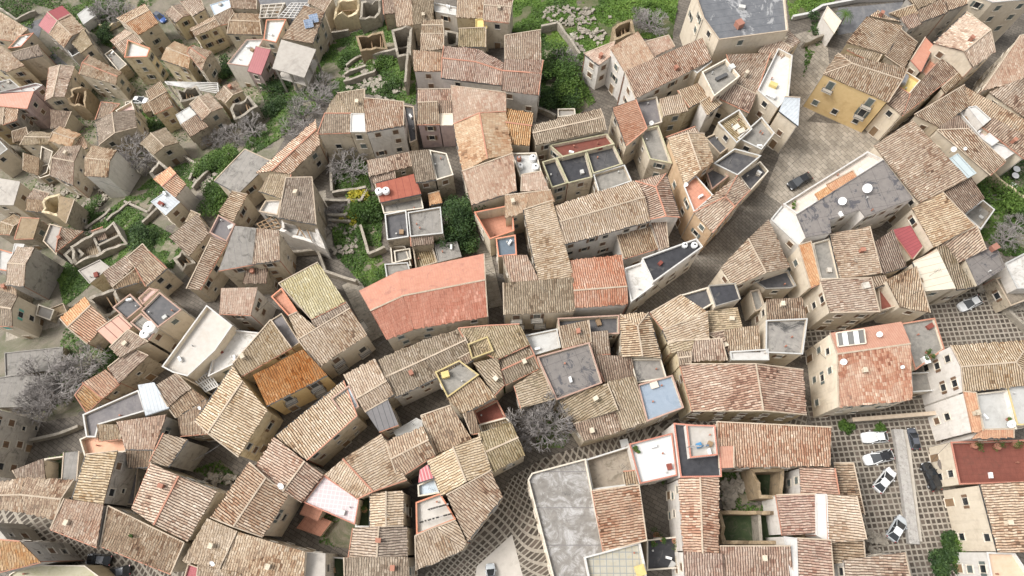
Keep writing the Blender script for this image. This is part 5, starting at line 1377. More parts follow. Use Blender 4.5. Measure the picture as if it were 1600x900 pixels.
sheet('checkered_paving', [(655,905),(700,868),(760,810),(800,745),(850,715),(1000,668),(1090,645),(1250,640),(1262,650),(1255,690),(1100,690),(950,720),(835,760),(850,850),(870,905),(860,960),(640,960)], CHK2, .05)
sheet('checkered_paving', [(-30,790),(60,800),(160,850),(290,895),(290,960),(150,940),(60,860),(-30,840)], CHK2, .05)
sheet('concrete_forecourt', [(740,925),(745,885),(800,835),(818,905)], M('conc') if False else surf('forecourt_concrete', (.42,.385,.34), (.48,.445,.40), .6, spots=(.33,.30,.26), spot_amt=.5), .06)
sheet('asphalt_lane', [(1300,40),(1310,12),(1345,10),(1410,3),(1420,30),(1360,45),(1310,55)], M('asphalt'), .05)
sheet('asphalt_lane', [(30,40),(70,28),(60,62),(110,105),(90,112),(55,75)], M('asphalt'), .08)
sheet('asphalt_lane', [(375,-10),(515,-10),(525,55),(505,95),(470,110)], M('asphalt'), .08)
GZ = [
 ([(790,-40),(1065,-40),(1050,62),(985,60),(930,90),(900,110),(845,60),(800,50)], 26, 0, 'meadow'),
 ([(1225,-30),(1330,-30),(1300,5),(1235,32)], 26, 0, 'meadow'),
 ([(845,48),(900,105),(930,160),(900,180),(842,165)], 18, 1, 'undergrowth'),
 ([(505,70),(620,25),(650,45),(650,165),(560,145),(520,165),(490,150),(495,110)], 18, 2, 'undergrowth'),
 ([(400,115),(480,120),(500,165),(440,215),(330,280),(200,345),(100,470),(90,430),(170,330),(250,270),(330,240),(380,215),(420,180)], 15, 3, 'undergrowth'),
 ([(440,215),(400,240),(330,330),(345,290),(300,255)], 12, 4, 'undergrowth'),
 ([(120,345),(200,320),(240,350),(290,380),(270,420),(200,400),(100,480),(95,440)], 20, 5, 'undergrowth'),
 ([(518,245),(570,245),(580,300),(525,305)], 22, 6, 'undergrowth'),
 ([(520,360),(600,300),(595,400),(610,440),(570,448),(525,400)], 24, 7, 'undergrowth'),
 ([(540,305),(595,300),(600,340),(590,360),(550,370)], 16, 8, 'undergrowth'),
 ([(1540,270),(1610,300),(1610,400),(1570,400),(1530,370)], 20, 9, 'undergrowth'),
 ([(1545,250),(1600,250),(1600,300),(1550,290)], 10, 10, 'undergrowth'),
 ([(0,0),(60,0),(50,45),(0,30)], 12, 11, 'undergrowth'),
 ([(30,0),(210,-20),(250,0),(190,40),(150,55),(100,20)], 12, 12, 'undergrowth'),
 ([(150,30),(180,60),(175,75),(160,70)], 14, 13, 'undergrowth'),
 ([(1120,735),(1200,720),(1240,740),(1240,770),(1130,795)], 14, 14, 'undergrowth'),
 ([(1130,790),(1200,790),(1200,850),(1140,850)], 14, 15, 'undergrowth'),
 ([(300,735),(345,720),(372,745),(355,760)], 9, 16, 'undergrowth'),
 ([(1255,120),(1260,50),(1295,30),(1300,50),(1275,75)], 14, 17, 'undergrowth'),
 ([(105,320),(150,320),(140,360),(105,355)], 18, 18, 'undergrowth'),
 ([(215,180),(235,175),(265,205),(240,215)], 18, 19, 'undergrowth'),
 ([(500,805),(560,805),(560,860),(500,850)], 8, 20, 'undergrowth'),
 ([(110,480),(170,520),(180,580),(150,640),(70,650),(40,620),(90,560)], 7, 30, 'undergrowth'),
 ([(60,80),(130,60),(150,110),(110,150)], 3, 31, 'undergrowth'),
 ([(200,60),(330,60),(420,100),(400,200),(250,230),(100,330),(20,440),(20,300),(120,180)], 1.6, 32, 'undergrowth'),
 ([(825,640),(860,620),(905,650),(880,700),(840,700)], 5, 33, 'undergrowth'),
 ([(330,265),(375,290),(365,330),(330,330)], 18, 21, 'undergrowth'),
]
LG = leaf_mat('meadow_leaves', (.025,.05,.01), (.07,.13,.018), (.14,.215,.04), .12)
LG2 = leaf_mat('undergrowth_leaves', (.018,.036,.008), (.048,.095,.016), (.115,.185,.035), .18)
LG3 = leaf_mat('dark_leaves', (.012,.028,.010), (.03,.06,.016), (.07,.12,.03), .5)
LG4 = leaf_mat('yellow_flower_leaves', (.10,.13,.02), (.30,.28,.03), (.55,.42,.03), .8)
for pl, dens, sd, nm in GZ:
    sheet('soil', pl, GR if nm == 'meadow' else GR2, .02, cell=3.)
    greens(pl, dens*2.2, LG if nm == 'meadow' else LG2, .7 if nm == 'meadow' else 1.0, nm, sd, .2 if nm == 'meadow' else .18)

# ================================================================ build: houses
def parse():
    col = row = 0; i = 0
    for ln in DATA.strip().splitlines():
        if ln.startswith('@'): col, row = map(int, ln[1:].split()); continue
        k, p, h, s_, w_, o, lab = ln.split(';')
        pts = [tuple(map(float, q.split(','))) for q in p.split()]
        opts = {}
        for q in o.split(','):
            if '=' in q: a, b = q.split('='); opts[a] = b
            elif q: opts[q] = 1
        if float(h) <= 6 and 'win' not in opts: opts['win'] = .5
        house(col, row, k, pts, float(h), s_, w_, opts, lab, i); i += 1
parse()
openings()
roof_fittings()

# rubble and stones lying in the ruins and gardens
def stones(pxs, n, seed, size=.3, name='rubble'):
    P = [atg(x, y) for x, y in pxs]
    if area2(P) < 0: P.reverse()
    r = random.Random(seed); x0, x1 = min(p.x for p in P), max(p.x for p in P); y0, y1 = min(p.y for p in P), max(p.y for p in P); b = MB(); k = 0
    while k < n:
        x, y = r.uniform(x0, x1), r.uniform(y0, y1)
        if not inside(P, x, y): continue
        k += 1
        if noise.noise(Vector((x*.3, y*.3, seed))) < -.1: continue
        s = size*r.uniform(.4, 1.5); c = Vector((x, y, ground(x, y)+s*.3+.25)); a = r.uniform(0, 3.14)
        X = Vector((math.cos(a), math.sin(a), r.uniform(-.4, .4)))*s; Y = Vector((-math.sin(a), math.cos(a), r.uniform(-.4, .4)))*s*r.uniform(.5, .9)
        b.box(c, X, Y, Vector((0,0,s*r.uniform(.3,.6))))
    o = b.obj(name, M('stone')); tag(o, None, None, None, 'stuff')
for i, (pl, n) in enumerate([
 ([(855,12),(900,10),(960,25),(945,38),(880,42),(845,30)], 200), ([(535,100),(590,90),(600,140),(540,150)], 300), ([(112,370),(170,340),(195,375),(120,405)], 260),
 ([(575,125),(620,130),(640,165),(590,160)], 200), ([(900,45),(950,50),(930,90),(890,80)], 120), ([(500,350),(560,350),(560,400),(505,395)], 160), ([(40,230),(80,235),(85,300),(45,290)], 200),
 ([(95,290),(170,290),(170,320),(100,330)], 200), ([(1400,440),(1420,430),(1600,440),(1600,470)], 100), ([(1350,830),(1380,835),(1385,870),(1355,870)], 120), ([(1125,740),(1160,740),(1165,800),(1130,800)], 160),
 ([(300,260),(360,240),(350,280),(310,300)], 120), ([(400,330),(450,330),(450,370),(400,370)], 160), ([(330,740),(370,745),(360,765),(300,745)], 100), ([(655,380),(720,375),(720,410),(650,410)], 120), ([(1540,450),(1610,440),(1610,500),(1560,490)], 220)]): stones(pl, n, 50+i)
# ================================================================ build: cars
def car_proto(name, colr, roofcol, suv=False):
    root = empty(name, (0, 0, 0), None, 'car', 'parked cars')
    pm = paint('car_'+'_'.join(str(int(x*100)) for x in colr), colr)
    b = MB(); k = 1.12 if suv else 1.0
    xs = [-2.08,-2.0,-1.7,-1.0,-.2,.6,1.2,1.7,1.98,2.1]
    wd = [.62,.76,.86,.88,.88,.88,.87,.82,.72,.55]; top = [.62,.82,.93,.95,.95,.94,.86,.76,.66,.5]
    rings = []
    for x, w_, t in zip(xs, wd, top):
        t *= k; rings.append([Vector((x, y, z)) for y, z in ((-w_*.9,.22),(-w_,.4),(-w_,t*.72),(-w_*.93,t*.95),(-w_*.6,t+.02),(0,t+.04),(w_*.6,t+.02),(w_*.93,t*.95),(w_,t*.72),(w_,.4),(w_*.9,.22))])
    for A_, B_ in zip(rings, rings[1:]):
        for i in range(10): b.face([A_[i], B_[i], B_[i+1], A_[i+1]])
        b.face([A_[10], B_[10], B_[0], A_[0]])
    b.face(rings[0]); b.face(rings[-1][::-1])
    body = b.obj('body', pm, root)
    for p in body.data.polygons: p.use_smooth = True
    zt = 1.45*k; zb_ = .9*k; xb, xf, tb, tf = (-1.95, 1.05, -1.55, .1) if suv else (-1.9, 1.12, -1.15, .0)
    g = MB(); B0 = [Vector((xb,-.80,zb_)),Vector((xf,-.78,zb_)),Vector((xf,.78,zb_)),Vector((xb,.78,zb_))]
    T0 = [Vector((tb,-.56,zt)),Vector((tf,-.56,zt)),Vector((tf,.56,zt)),Vector((tb,.56,zt))]
    for i in range(4): g.face([B0[i], B0[(i+1)%4], T0[(i+1)%4], T0[i]])
    g.face(T0); g.obj('window_glass', glassm(), root)
    r = MB(); rc = paint('car_roof_'+'_'.join(str(int(x*100)) for x in roofcol), roofcol)
    R0 = [(tb,-.5),(tb+.1,-.57),(tf-.1,-.57),(tf,-.48),(tf,.48),(tf-.1,.57),(tb+.1,.57),(tb,.5)]
    r.face([Vector((x, y, zt+.035)) for x, y in R0])
    for i in range(8):
        a, c = R0[i], R0[(i+1)%8]; r.face([Vector((a[0],a[1],zt-.02)), Vector((c[0],c[1],zt-.02)), Vector((c[0],c[1],zt+.035)), Vector((a[0],a[1],zt+.035))])
    r.obj('roof_panel', rc, root)
    pl = MB()
    for i in range(4): pl.bar(B0[i]+Vector((0,0,.01)), T0[i]+Vector((0,0,.01)), .09, .06)
    for s in (-1, 1): pl.bar(Vector((-.35, s*.79, zb_)), Vector((-.4, s*.61, zt)), .08, .05)
    pl.obj('pillars', pm, root)
    for x in (-1.3, 1.28):
        for s in (-1, 1):
            w_ = MB(); w_.cyl(Vector((x, s*.68, .32)), Vector((x, s*.9, .32)), .32, .32, 16); wo = w_.obj('wheel', M('rubber'), root)
            h_ = MB(); h_.cyl(Vector((x, s*.89, .32)), Vector((x, s*.915, .32)), .19, .17, 10); h_.obj('rim', M('silver'), wo)
    for s in (-1, 1):
        h_ = MB(); h_.box(Vector((1.93, s*.55, .6*k)), Vector((.1, -s*.03, 0)), Vector((0,.16,0)), Vector((0,0,.07))); h_.obj('headlight', paint('lamp_glass', (.7,.72,.74), .1), root)
        t_ = MB(); t_.box(Vector((-2.0, s*.66, .72*k)), Vector((.06,0,0)), Vector((0,.1,0)), Vector((0,0,.1))); t_.obj('taillight', paint('tail_red', (.35,.02,.02), .2), root)
        m_ = MB(); m_.box(Vector((.75, s*.97, .95*k)), Vector((.07,0,0)), Vector((0,.1,0)), Vector((0,0,.07))); m_.obj('mirror', pm, root)
    return root
def put_car(root, fx, fy, rx, ry, label, L=None):
    """front and rear points in the photo"""
    f, b = atg(fx, fy, .8), atg(rx, ry, .8); c = (f+b)/2; d = f-b
    c.z = min(ground(c.x, c.y)+.05, 99); root.location = c; root.rotation_euler.z = math.atan2(d.y, d.x)
    sx = (f-b).xy.length/4.2; sx = max(.8, min(1.15, sx)); root.scale = (sx, min(1, sx*1.03), min(1, sx*1.02))
    pitch = math.atan2(ground(f.x, f.y)-ground(b.x, b.y), max(1, d.xy.length)); root.rotation_euler.y = -pitch
    root['label'] = label; root.name = 'parked_car'
    return root
W_, BK, DG, SV, BL = (.70,.71,.71), (.012,.013,.015), (.07,.08,.10), (.45,.48,.50), (.02,.08,.30)
put_car(car_proto('parked_car', W_, W_), 1347, 684, 1388, 682, 'white car parked topmost in the left row of the checkered square')
put_car(car_proto('parked_car', W_, BK), 1351, 720, 1396, 709, 'white car with black roof, second from the top on the checkered square')
put_car(car_proto('parked_car', W_, W_), 1396, 734, 1370, 766, 'white car parked diagonally below the black roofed white car')
put_car(car_proto('parked_car', SV, W_), 1413, 808, 1392, 843, 'silver white car standing alone lowest on the checkered square')
put_car(car_proto('parked_car', DG, DG), 1426, 674, 1431, 696, 'dark blue grey hatchback right of the dividing wall')
put_car(car_proto('parked_car', BK, BK, True), 1446, 722, 1465, 767, 'black large car parked beside the cream stone facade')
put_car(car_proto('parked_car', W_, W_), 1500, 481, 1533, 466, 'white car alone on the upper right checkered square')
put_car(car_proto('parked_car', BK, BK), 1230, 293, 1270, 272, 'black car parked on the stone square by the white balustrade')
put_car(car_proto('parked_car', BK, DG), 134, 873, 173, 876, 'black car on the lower left paved street, upper one of two')
put_car(car_proto('parked_car', BK, DG), 164, 899, 203, 890, 'black car on the lower left paved street, cut by the bottom edge')
put_car(car_proto('parked_car', W_, W_), 231, 157, 208, 156, 'white car beside the yellow house with stepped roofs, upper left')
put_car(car_proto('parked_car', BL, DG), 257, 33, 241, 19, 'bright blue car on the slope near the top left')
put_car(car_proto('parked_car', SV, DG), 766, 884, 768, 915, 'pale silver car cut by the bottom edge in the centre')

# ================================================================ build: trees and shrubs
bare_tree(855, 666, 7.0, 11.5, 'big leafless grey tree on the curved street below the patched bitumen roof', 11, 1.7)
for i, (x, y, rr, hh, lb) in enumerate([
 (505,130,4.2,4.5,'grey bare shrub highest in the thicket left of the big cream house'),
 (492,155,4.4,5,'grey bare shrub second in the thicket left of the big cream house'),
 (470,178,4.6,5,'grey bare shrub in the middle of the thicket left of the big cream house'),
 (452,200,4.2,4.5,'grey bare shrub lowest in the thicket left of the big cream house'),
 (480,205,3.6,4,'grey bare shrub touching the left edge of the big cream house'),
 (395,205,4.2,4.5,'purple grey bare bush below the roofless brown shell at upper left'),
 (365,208,4.2,4.5,'purple grey bare bush left of its twin, below the upper left shells'),
 (340,215,3.6,4,'leftmost small bare bush on the slope below the pale blue flat roof'),
 (222,238,5.5,7,'wide bare tree leaning over the tan house with huge dark wall'),
 (205,262,5.,6,'bare tree directly beside the huge dark wall, upper left'),
 (165,15,5,5,'pale bare thicket at the top edge beside the white flat hut'),
 (192,22,4.6,5,'pale bare shrub at the top edge above the half orange roof'),
 (60,590,5.2,6,'bare tree at the upper left of the lower left thicket'),
 (85,615,5.5,6,'bare tree in the middle of the lower left thicket'),
 (115,590,5.4,6,'bare tree right of the grey slab roof, lower left thicket'),
 (140,565,4.6,5,'bare tree nearest the vivid orange house'),
 (60,638,4.6,5,'lowest bare tree of the lower left thicket'),
 (1018,35,3.8,5,'bare grey tree standing in the bright green field'),
 (1000,22,2.6,3,'small bare shrub in the bright green field near the top edge'),
 (548,262,5,5.5,'bare tree in the walled garden below the big cream house'),
 (1578,372,3.4,4,'grey bare shrub on the green slope at the right edge'),
 (1590,350,2.6,3,'smaller grey shrub on the green slope at the right edge'),
 (528,330,2.6,2.5,'dry grey shrub in the ruined garden, centre left'),
 (905,108,3.4,4,'dark bare shrub in the bushy hollow near the top'),
 (885,92,3.2,3.6,'dark bare shrub at the head of the bushy hollow near the top')]):
    bare_tree(x, y, rr*1.1, hh, lb, 20+i, 1.05)
BU = [
 (346,111,2.6,3.4,LG3,'dark green clipped tree in a small walled square at upper left',1400),
 (718,338,3.6,6,LG3,'upper dark evergreen tree beside the stair lane, centre',1900),
 (712,365,3.4,5.5,LG3,'lower dark evergreen tree beside the stair lane, centre',1800),
 (572,332,2.8,3,LG2,'light green cactus like bush in the ruined garden, centre left',1300),
 (556,311,1.6,1.6,LG4,'yellow flowering bush in a triangular bed, centre left',700),
 (551,338,1.3,1.4,LG4,'small yellow flowering bush below the triangular bed',500),
 (870,95,3.6,4,LG2,'green bush in the bushy hollow near the garden wall',1300),
 (885,128,3.8,4.5,LG2,'large green bush in the middle of the bushy hollow',1600),
 (868,150,3.,3.,LG3,'dark bush at the bottom of the bushy hollow',1000),
 (1478,884,2.1,2.0,LG3,'dark rounded bush at the foot of the cream stone facade',1500),
 (1500,862,1.6,2,LG2,'climbing green plant on the cream stone facade',600),
 (1512,835,1.2,1.6,LG2,'small green plant between windows of the cream stone facade',400),
 (1489,848,1.3,1.5,LG3,'small dark shrub left of the climbing plant',400),
 (1287,38,2.,2.4,LG3,'dark ivy clump left of the tilted pale outhouse',800),
 (88,730,2.,2.2,LG2,'leafy shrub inside the small walled yard at lower left',800),
 (342,312,3.2,4,LG2,'bright green tree beside the long white wall of the new orange roof',1400),
 (340,300,2.4,3,LG2,'smaller bright green bush above the bright green tree',700),
 (135,335,2.4,2.4,LG2,'green bush right of the ruined row at the left',800),
 (240,195,2.8,3,LG2,'green bush below the yellow house with stepped roofs',1000),
 (250,205,2.2,2,LG3,'dark bush next to the moss gable with yellow edge',600),
 (430,135,3.,3,LG3,'dark green bush under the big concrete canopy',900),
 (425,160,3.2,3,LG3,'dark green bush lower on the slope under the canopy',1000),
 (1555,300,3.4,3,LG2,'green bush at the top of the right slope by the round tables',1100),
 (1592,318,3.2,2.6,LG2,'green bush on the right slope at the edge',1000),
 (345,255,3,3,LG2,'olive green tree in the gulley above the large grey slab roof',1100),
 (322,262,2.4,2.4,LG2,'small olive bush in the gulley left of the olive green tree',700),
 (225,372,3,3,LG3,'dark bush right of the two room ruin',1000),
 (600,100,2.4,2,LG2,'bright bush on the slope among the top centre ruins',700),
 (545,95,2.4,2,LG2,'bright bush left of the top centre ruins',700),
 (615,130,2.2,2,LG2,'leafy bush in the walled ruin garden, top centre',700),
 (128,770,1.6,1.2,LG2,'low green weeds in the weedy courtyard, lower left',300),
 (175,543,2.2,2,LG2,'green bush left of the brown striped roof, lower left',600),
 (1320,665,1.,1,LG2,'small green plant below the mottled red roof',250),
 (1378,672,1.,1,LG2,'small green plant at the top of the dividing wall',250),
 (160,125,2,1.6,LG3,'dark hedge right of the white flat hut',400),
 (165,55,2.6,2.4,LG3,'dark bush below the white flat hut near the top left',800)]
for i, (x, y, rr, hh, m_, lb, n_) in enumerate(BU):
    bush(x, y, rr*1.1, hh, m_, lb, 100+i, n=int(n_*2.6), leaf=.19, name='tree' if 'tree' in lb else 'bush', cat='tree' if 'tree' in lb else 'bush')
# palm
def palm(px, py, h, label):
    g = atg(px, py, h); g.z = ground(g.x, g.y); root = empty('palm_tree', g, label, 'palm'); t = MB(); t.cyl(Vector((0,0,-.3)), Vector((.1,0,h)), .22, .16, 8); t.obj('trunk', M('bark'), root)
    b = MB(); r = random.Random(4)
    for i in range(16):
        a = 6.283*i/16+r.uniform(-.1,.1); L = r.uniform(1.6, 2.2); prev = Vector((0,0,h)); d = Vector((math.cos(a), math.sin(a), .5))
        for q in range(6):
            p = prev+d*(L/6); s = Vector((-math.sin(a), math.cos(a), 0))
            for u in (-1, 1):
                for e in (0, .5):
                    o_ = prev.lerp(p, e); b.face([o_, o_+s*u*.45*(1-q/8)+d*.25-Vector((0,0,.12)), o_+d*.08])
            b.bar(prev, p, .05, .03); prev = p; d.z -= .3
    b.obj('fronds', LG2, root)
palm(1322, 22, 3.2, 'small palm tree beside the asphalt lane in the upper right')

# ================================================================ build: walls, steps, beams
WL = [
 ([(845,52),(871,47),(905,95)],2.2,'stone garden wall with a bend at the head of the bushy hollow'),
 ([(800,168),(835,172),(868,186)],1.4,'low stone wall above the long grey gable, top centre'),
 ([(646,43),(643,90),(638,150)],4.5,'tall thin stone wall left of the white fronted house, top centre'),
 ([(586,98),(640,88)],3,'broken stone wall crossing the ruin garden, top centre'),
 ([(543,108),(566,93)],1.6,'upper broken terrace wall of the stepped ruins, top centre'),
 ([(540,122),(575,108)],1.6,'middle broken terrace wall of the stepped ruins, top centre'),
 ([(540,135),(588,120),(586,104)],1.8,'lower broken terrace wall of the stepped ruins, top centre'),
 ([(522,62),(548,58)],2.5,'short wall end standing in the green slope, top centre'),
 ([(528,50),(510,55),(495,75),(482,110)],1.1,'retaining wall curving down beside the solar panel house'),
 ([(140,360),(178,331)],1.2,'upper low garden wall above the two room ruin'),
 ([(170,347),(208,318)],1.2,'garden wall parallel to the path above the two room ruin'),
 ([(198,318),(236,335),(243,322)],1.0,'thin white edged wall below the grey metal roof'),
 ([(228,353),(252,330)],1.6,'wall between the green hollow and the grey metal roof house'),
 ([(305,298),(330,272)],1.6,'wall right of the long white blank wall'),
 ([(290,248),(312,262),(300,285)],1.5,'crooked wall fragment in the gulley'),
 ([(340,262),(362,245)],1.5,'wall fragment left of the large grey slab roof'),
 ([(519,243),(522,305)],2,'left wall of the bare tree garden below the big cream house'),
 ([(522,307),(560,302),(575,299)],1.8,'lower wall of the bare tree garden'),
 ([(575,300),(566,318),(548,318)],1.2,'white kerb wall of the triangular flower bed'),
 ([(512,320),(550,322),(545,345),(516,342)],2.2,'stone walled enclosure in the ruined garden, centre left'),
 ([(516,348),(550,350)],1.4,'low pale wall below the stone walled enclosure'),
 ([(566,358),(574,385),(579,403),(604,392)],1.8,'crumbling wall through the green garden, centre left'),
 ([(455,400),(500,396),(512,430),(560,445)],1.8,'ruined wall above the yellow tiled roof'),
 ([(1252,75),(1304,53)],1.6,'stone parapet beside the paved ramp in the upper right'),
 ([(1500,232),(1550,290),(1600,325)],2.2,'yellowish garden wall at the brink of the right green slope'),
 ([(55,690),(100,680),(130,668)],1.6,'wooden edged wall above the walled green yard, lower left'),
 ([(160,45),(172,48),(190,38)],1.4,'yellow rendered garden wall left of the half orange roof'),
 ([(0,15),(30,35),(60,22)],1.5,'field wall in the top left corner'),
 ([(1545,470),(1580,500),(1600,520)],1.6,'broken stone edge right of the upper checkered square'),
]
for i, (p, h_, lb) in enumerate(WL): wall_thing(p, h_, .45, M('w_y' if lb.startswith('yellow') else 'stone'), lb, jag=.5, seed=i)
wall_thing([(1236,31),(1262,26),(1282,14),(1340,3),(1410,1)], 1.0, .35, M('white'), 'white rendered parapet wall bounding the green field in the upper right', name='parapet_wall', jag=0, capm=M('pale'))
wall_thing([(1399,672),(1404,700),(1412,760),(1424,850)], .9, 1.5, M('cobble'), 'broad low cobbled dividing wall across the checkered parking square', jag=0, capm=None)
wall_thing([(1413,672),(1416,700),(1423,760),(1434,846)], .45, .9, M('stoneframe'), 'flat stone ledge along the cobbled dividing wall', name='stone_ledge', jag=0)
wall_thing([(1206,352),(1222,330),(1262,300),(1308,272),(1352,242)], 1.1, .22, M('rail'), 'curved pale balustrade between the long white terrace and the stone square', name='balustrade', cat='balustrade', jag=0, capm=M('white'))
wall_thing([(1321,660),(1469,648)], 2.4, .5, M('stone'), 'tile topped garden wall at the foot of the mottled red roofed house', jag=0, capm=M('cap'))
def beam_grid(q, h, nx, ny, mat, label, wd=.22, name='beam_frame'):
    P = []
    g = atg(sum(x for x, y in q)/4, sum(y for x, y in q)/4, h); z = ground(g.x, g.y)+h
    P = [atz(x, y, z) for x, y in q]; org = Vector((g.x, g.y, z-h)); root = empty(name, org, label, 'pergola', 'open beam frames')
    for i in range(nx+1):
        b = MB(); b.bar(P[0].lerp(P[1], i/nx), P[3].lerp(P[2], i/nx), wd, .22); b.obj('beam', mat, root, org)
    for j in range(ny+1):
        b = MB(); e = Vector((0,0,.004)); b.bar(P[0].lerp(P[3], j/ny)+e, P[1].lerp(P[2], j/ny)+e, wd, .215); b.obj('beam', mat, root, org)
    for p in P:
        b = MB(); b.cyl(Vector((p.x, p.y, z-h-1)), p, .14, .14, 8); b.obj('post', mat, root, org)
beam_grid([(435,27),(455,5),(483,5),(475,29)], 9.6, 6, 5, M('white'), 'white square beam grid on the house with the solar panels', .16)
beam_grid([(405,28),(410,8),(443,6),(433,27)], 7, 4, 3, M('rail'), 'brownish beam grid left of the white beam grid', .2)
beam_grid([(262,132),(258,128),(340,130),(342,146)], 5, 5, 1, M('white'), 'white concrete beam frame spanning the reddish yard at upper left', .2)
beam_grid([(300,589),(322,575),(341,603),(322,612)], 5, 6, 4, M('white'), 'white beam grid below the long white roof terrace', .2)
beam_grid([(402,350),(428,338),(440,355),(412,362)], 5, 4, 3, M('wood'), 'weathered timber frame over weeds left of the big brown grey roof', .14)
# small stepped lane
def steps(a, b, wd, n, label):
    A, B = atg(*a), atg(*b); d = B-A; d.z = 0; e = Vector((-d.y, d.x, 0)).normalized()*wd/2; m = MB(); org = A.copy()
    m_ = M('stone')
    for i in range(n):
        p = A.lerp(B, (i+.5)/n); z = ground(p.x, p.y)+.12; m.box(Vector((p.x, p.y, z-.25)), d/n*.46, e, Vector((0,0,.3+.02*(i%2))))
    o = m.obj('stone_steps', m_, None, org); tag(o, None, None, None, 'structure')
steps((548,440),(592,528), 3.2, 24, '')
steps((500,300),(512,390), 2.2, 22, '')
steps((745,345),(775,480), 2.4, 36, '')
steps((90,330),(60,300), 4, 9, '')

# ================================================================ build: things on roofs
def roof_at(px, py):
    best = None
    for (root, org, wp, zt, zg, wall, opts, idx, kind, label, style) in JOBS:
        p = atz(px, py, zt)
        if wp and inside(wp, p.x, p.y) and (best is None or zt > best[2]):
            zz = zt-float(opts.get('par', .45)) if kind in 'fF' else zt+.5
            best = (root, org, zt, zz)
    if not best: g = atg(px, py); return None, g, g.z
    return best[0], best[1], best[3]
def dish(px, py, s=.45):
    root, org, z = roof_at(px, py)
    if root is None: return
    p = atz(px, py, z+1.1); b = MB(); n = Vector((-.25, -.55, .8)).normalized(); q = n.orthogonal().normalized(); t = n.cross(q)
    c = p; N = 16
    for k in range(3):
        r0, r1 = s*k/3, s*(k+1)/3; z0, z1 = .10*(k/3)**2, .10*((k+1)/3)**2
        for i in range(N):
            a0, a1 = 6.2832*i/N, 6.2832*(i+1)/N
            b.face([c+n*z0+(q*math.cos(a0)+t*math.sin(a0))*r0, c+n*z1+(q*math.cos(a0)+t*math.sin(a0))*r1, c+n*z1+(q*math.cos(a1)+t*math.sin(a1))*r1, c+n*z0+(q*math.cos(a1)+t*math.sin(a1))*r0])
    d = b.obj('satellite_dish', M('plastic_w'), root, org)
    m = MB(); m.cyl(Vector((p.x, p.y, z-.1)), c, .035, .03, 6); m.bar(c, c+n*.45, .03, .03); m.box(c+n*.46, q*.05, t*.05, n*.06); m.obj('mast', M('iron'), d, org)
for x, y, s in [(439,759,.5),(1355,294,.75),(1316,314,.65),(1411,504,.5),(1521,611,.55),(1580,662,.6),(1374,522,.45),(1318,565,.5),(332,880,.4),(1101,68,.5),(1125,86,.5),(1490,233,.45),(1018,192,.4),(1315,80,.5),(1410,573,.3),(316,400,.4),(548,400,.4),(312,637,.3),(645,60,.3),(1508,232,.3),(960,130,.3),(1072,288,.35)]: dish(x, y, s)
def tank(px, py, rad, h, label, mat='plastic_w', lying=False):
    root, org, z = roof_at(px, py); p = atz(px, py, z+h*.5); p.z = z
    t = empty('water_tank', p, label, 'tank', 'rooftop water tanks'); b = MB(); n = 20
    if lying:
        X = Vector((.5, .86, 0)); c = Vector((0,0,rad+.1)); b.cyl(c-X*h*.5, c+X*h*.5, rad, rad, n); b.cyl(c-X*(h*.5+.15), c-X*h*.5, rad*.6, rad, n); b.cyl(c+X*h*.5, c+X*(h*.5+.15), rad, rad*.6, n)
    else:
        b.cyl(Vector((0,0,0)), Vector((0,0,h*.8)), rad, rad, n); b.cyl(Vector((0,0,h*.8)), Vector((0,0,h)), rad, rad*.45, n)
        for k in (.2, .4, .6): b.cyl(Vector((0,0,h*k)), Vector((0,0,h*k+.06)), rad*1.03, rad*1.03, n)
    b.obj('vessel', M(mat), t); l_ = MB()
    zc = 2*rad+.1 if lying else h; l_.cyl(Vector((0,0,zc-.05)), Vector((0,0,zc+.06)), .18, .16, 12); l_.obj('lid', M('iron' if mat == 'plastic_w' else 'silver'), t)
tank(235,512,1.0,1.4,'larger round white water tank on the pink topped block')
tank(227,522,.75,1.1,'smaller round white water tank on the pink topped block')
tank(1411,125,.75,1.8,'silver lying tank on the yellow floored terrace','silver',True)
tank(833,247,.6,1.1,'upper white drum on the cluttered terrace right of the pink row')
tank(837,261,.6,.9,'lower white drum on the cluttered terrace right of the pink row')
tank(813,260,.45,1.1,'left white drum on the cluttered terrace right of the pink row')
tank(811,248,.4,1.0,'red drum on the cluttered terrace right of the pink row','terra')
tank(592,299,.6,.9,'left white tank on the rust red metal roof')
tank(603,298,.6,.9,'right white tank on the rust red metal roof')
tank(174,180,.45,.9,'white tank on the small box in front of the pink floored terrace')
tank(1070,383,.45,.6,'left round white vent on the black roof terrace')
tank(1085,383,.5,.6,'right round white vent on the black roof terrace')
# solar panels
sroot, sorg, sz = roof_at(488, 28)
for x, y, lb in ((481,34,'left'), (489,26,'right')):
    p = atz(x, y, sz+1.0); b = MB(); t = empty('solar_panel', p-Vector((0,0,1)), '%s blue grey solar panel on the tan roof near the top left' % lb, 'solar panel', 'solar panels')
    X, Y = Vector((.9,.25,0)), Vector((-.2,.85,.35)); b.face([Vector((0,0,.5))-X-Y, Vector((0,0,.5))+X-Y, Vector((0,0,.5))+X+Y, Vector((0,0,.5))-X+Y], [(0,0),(1.8,0),(1.8,1.9),(0,1.9)]); b.obj('panel', M('solar'), t)
    f = MB()
    for s in (-1, 1): f.bar(Vector((0,0,.45))+X*s-Y, Vector((0,0,.45))+X*s+Y, .06, .08); f.bar(X*s+Vector((0,.6,-.4)), Vector((0,0,.45))+X*s+Y, .05, .05)
    f.obj('mounting_frame', M('silver'), t)
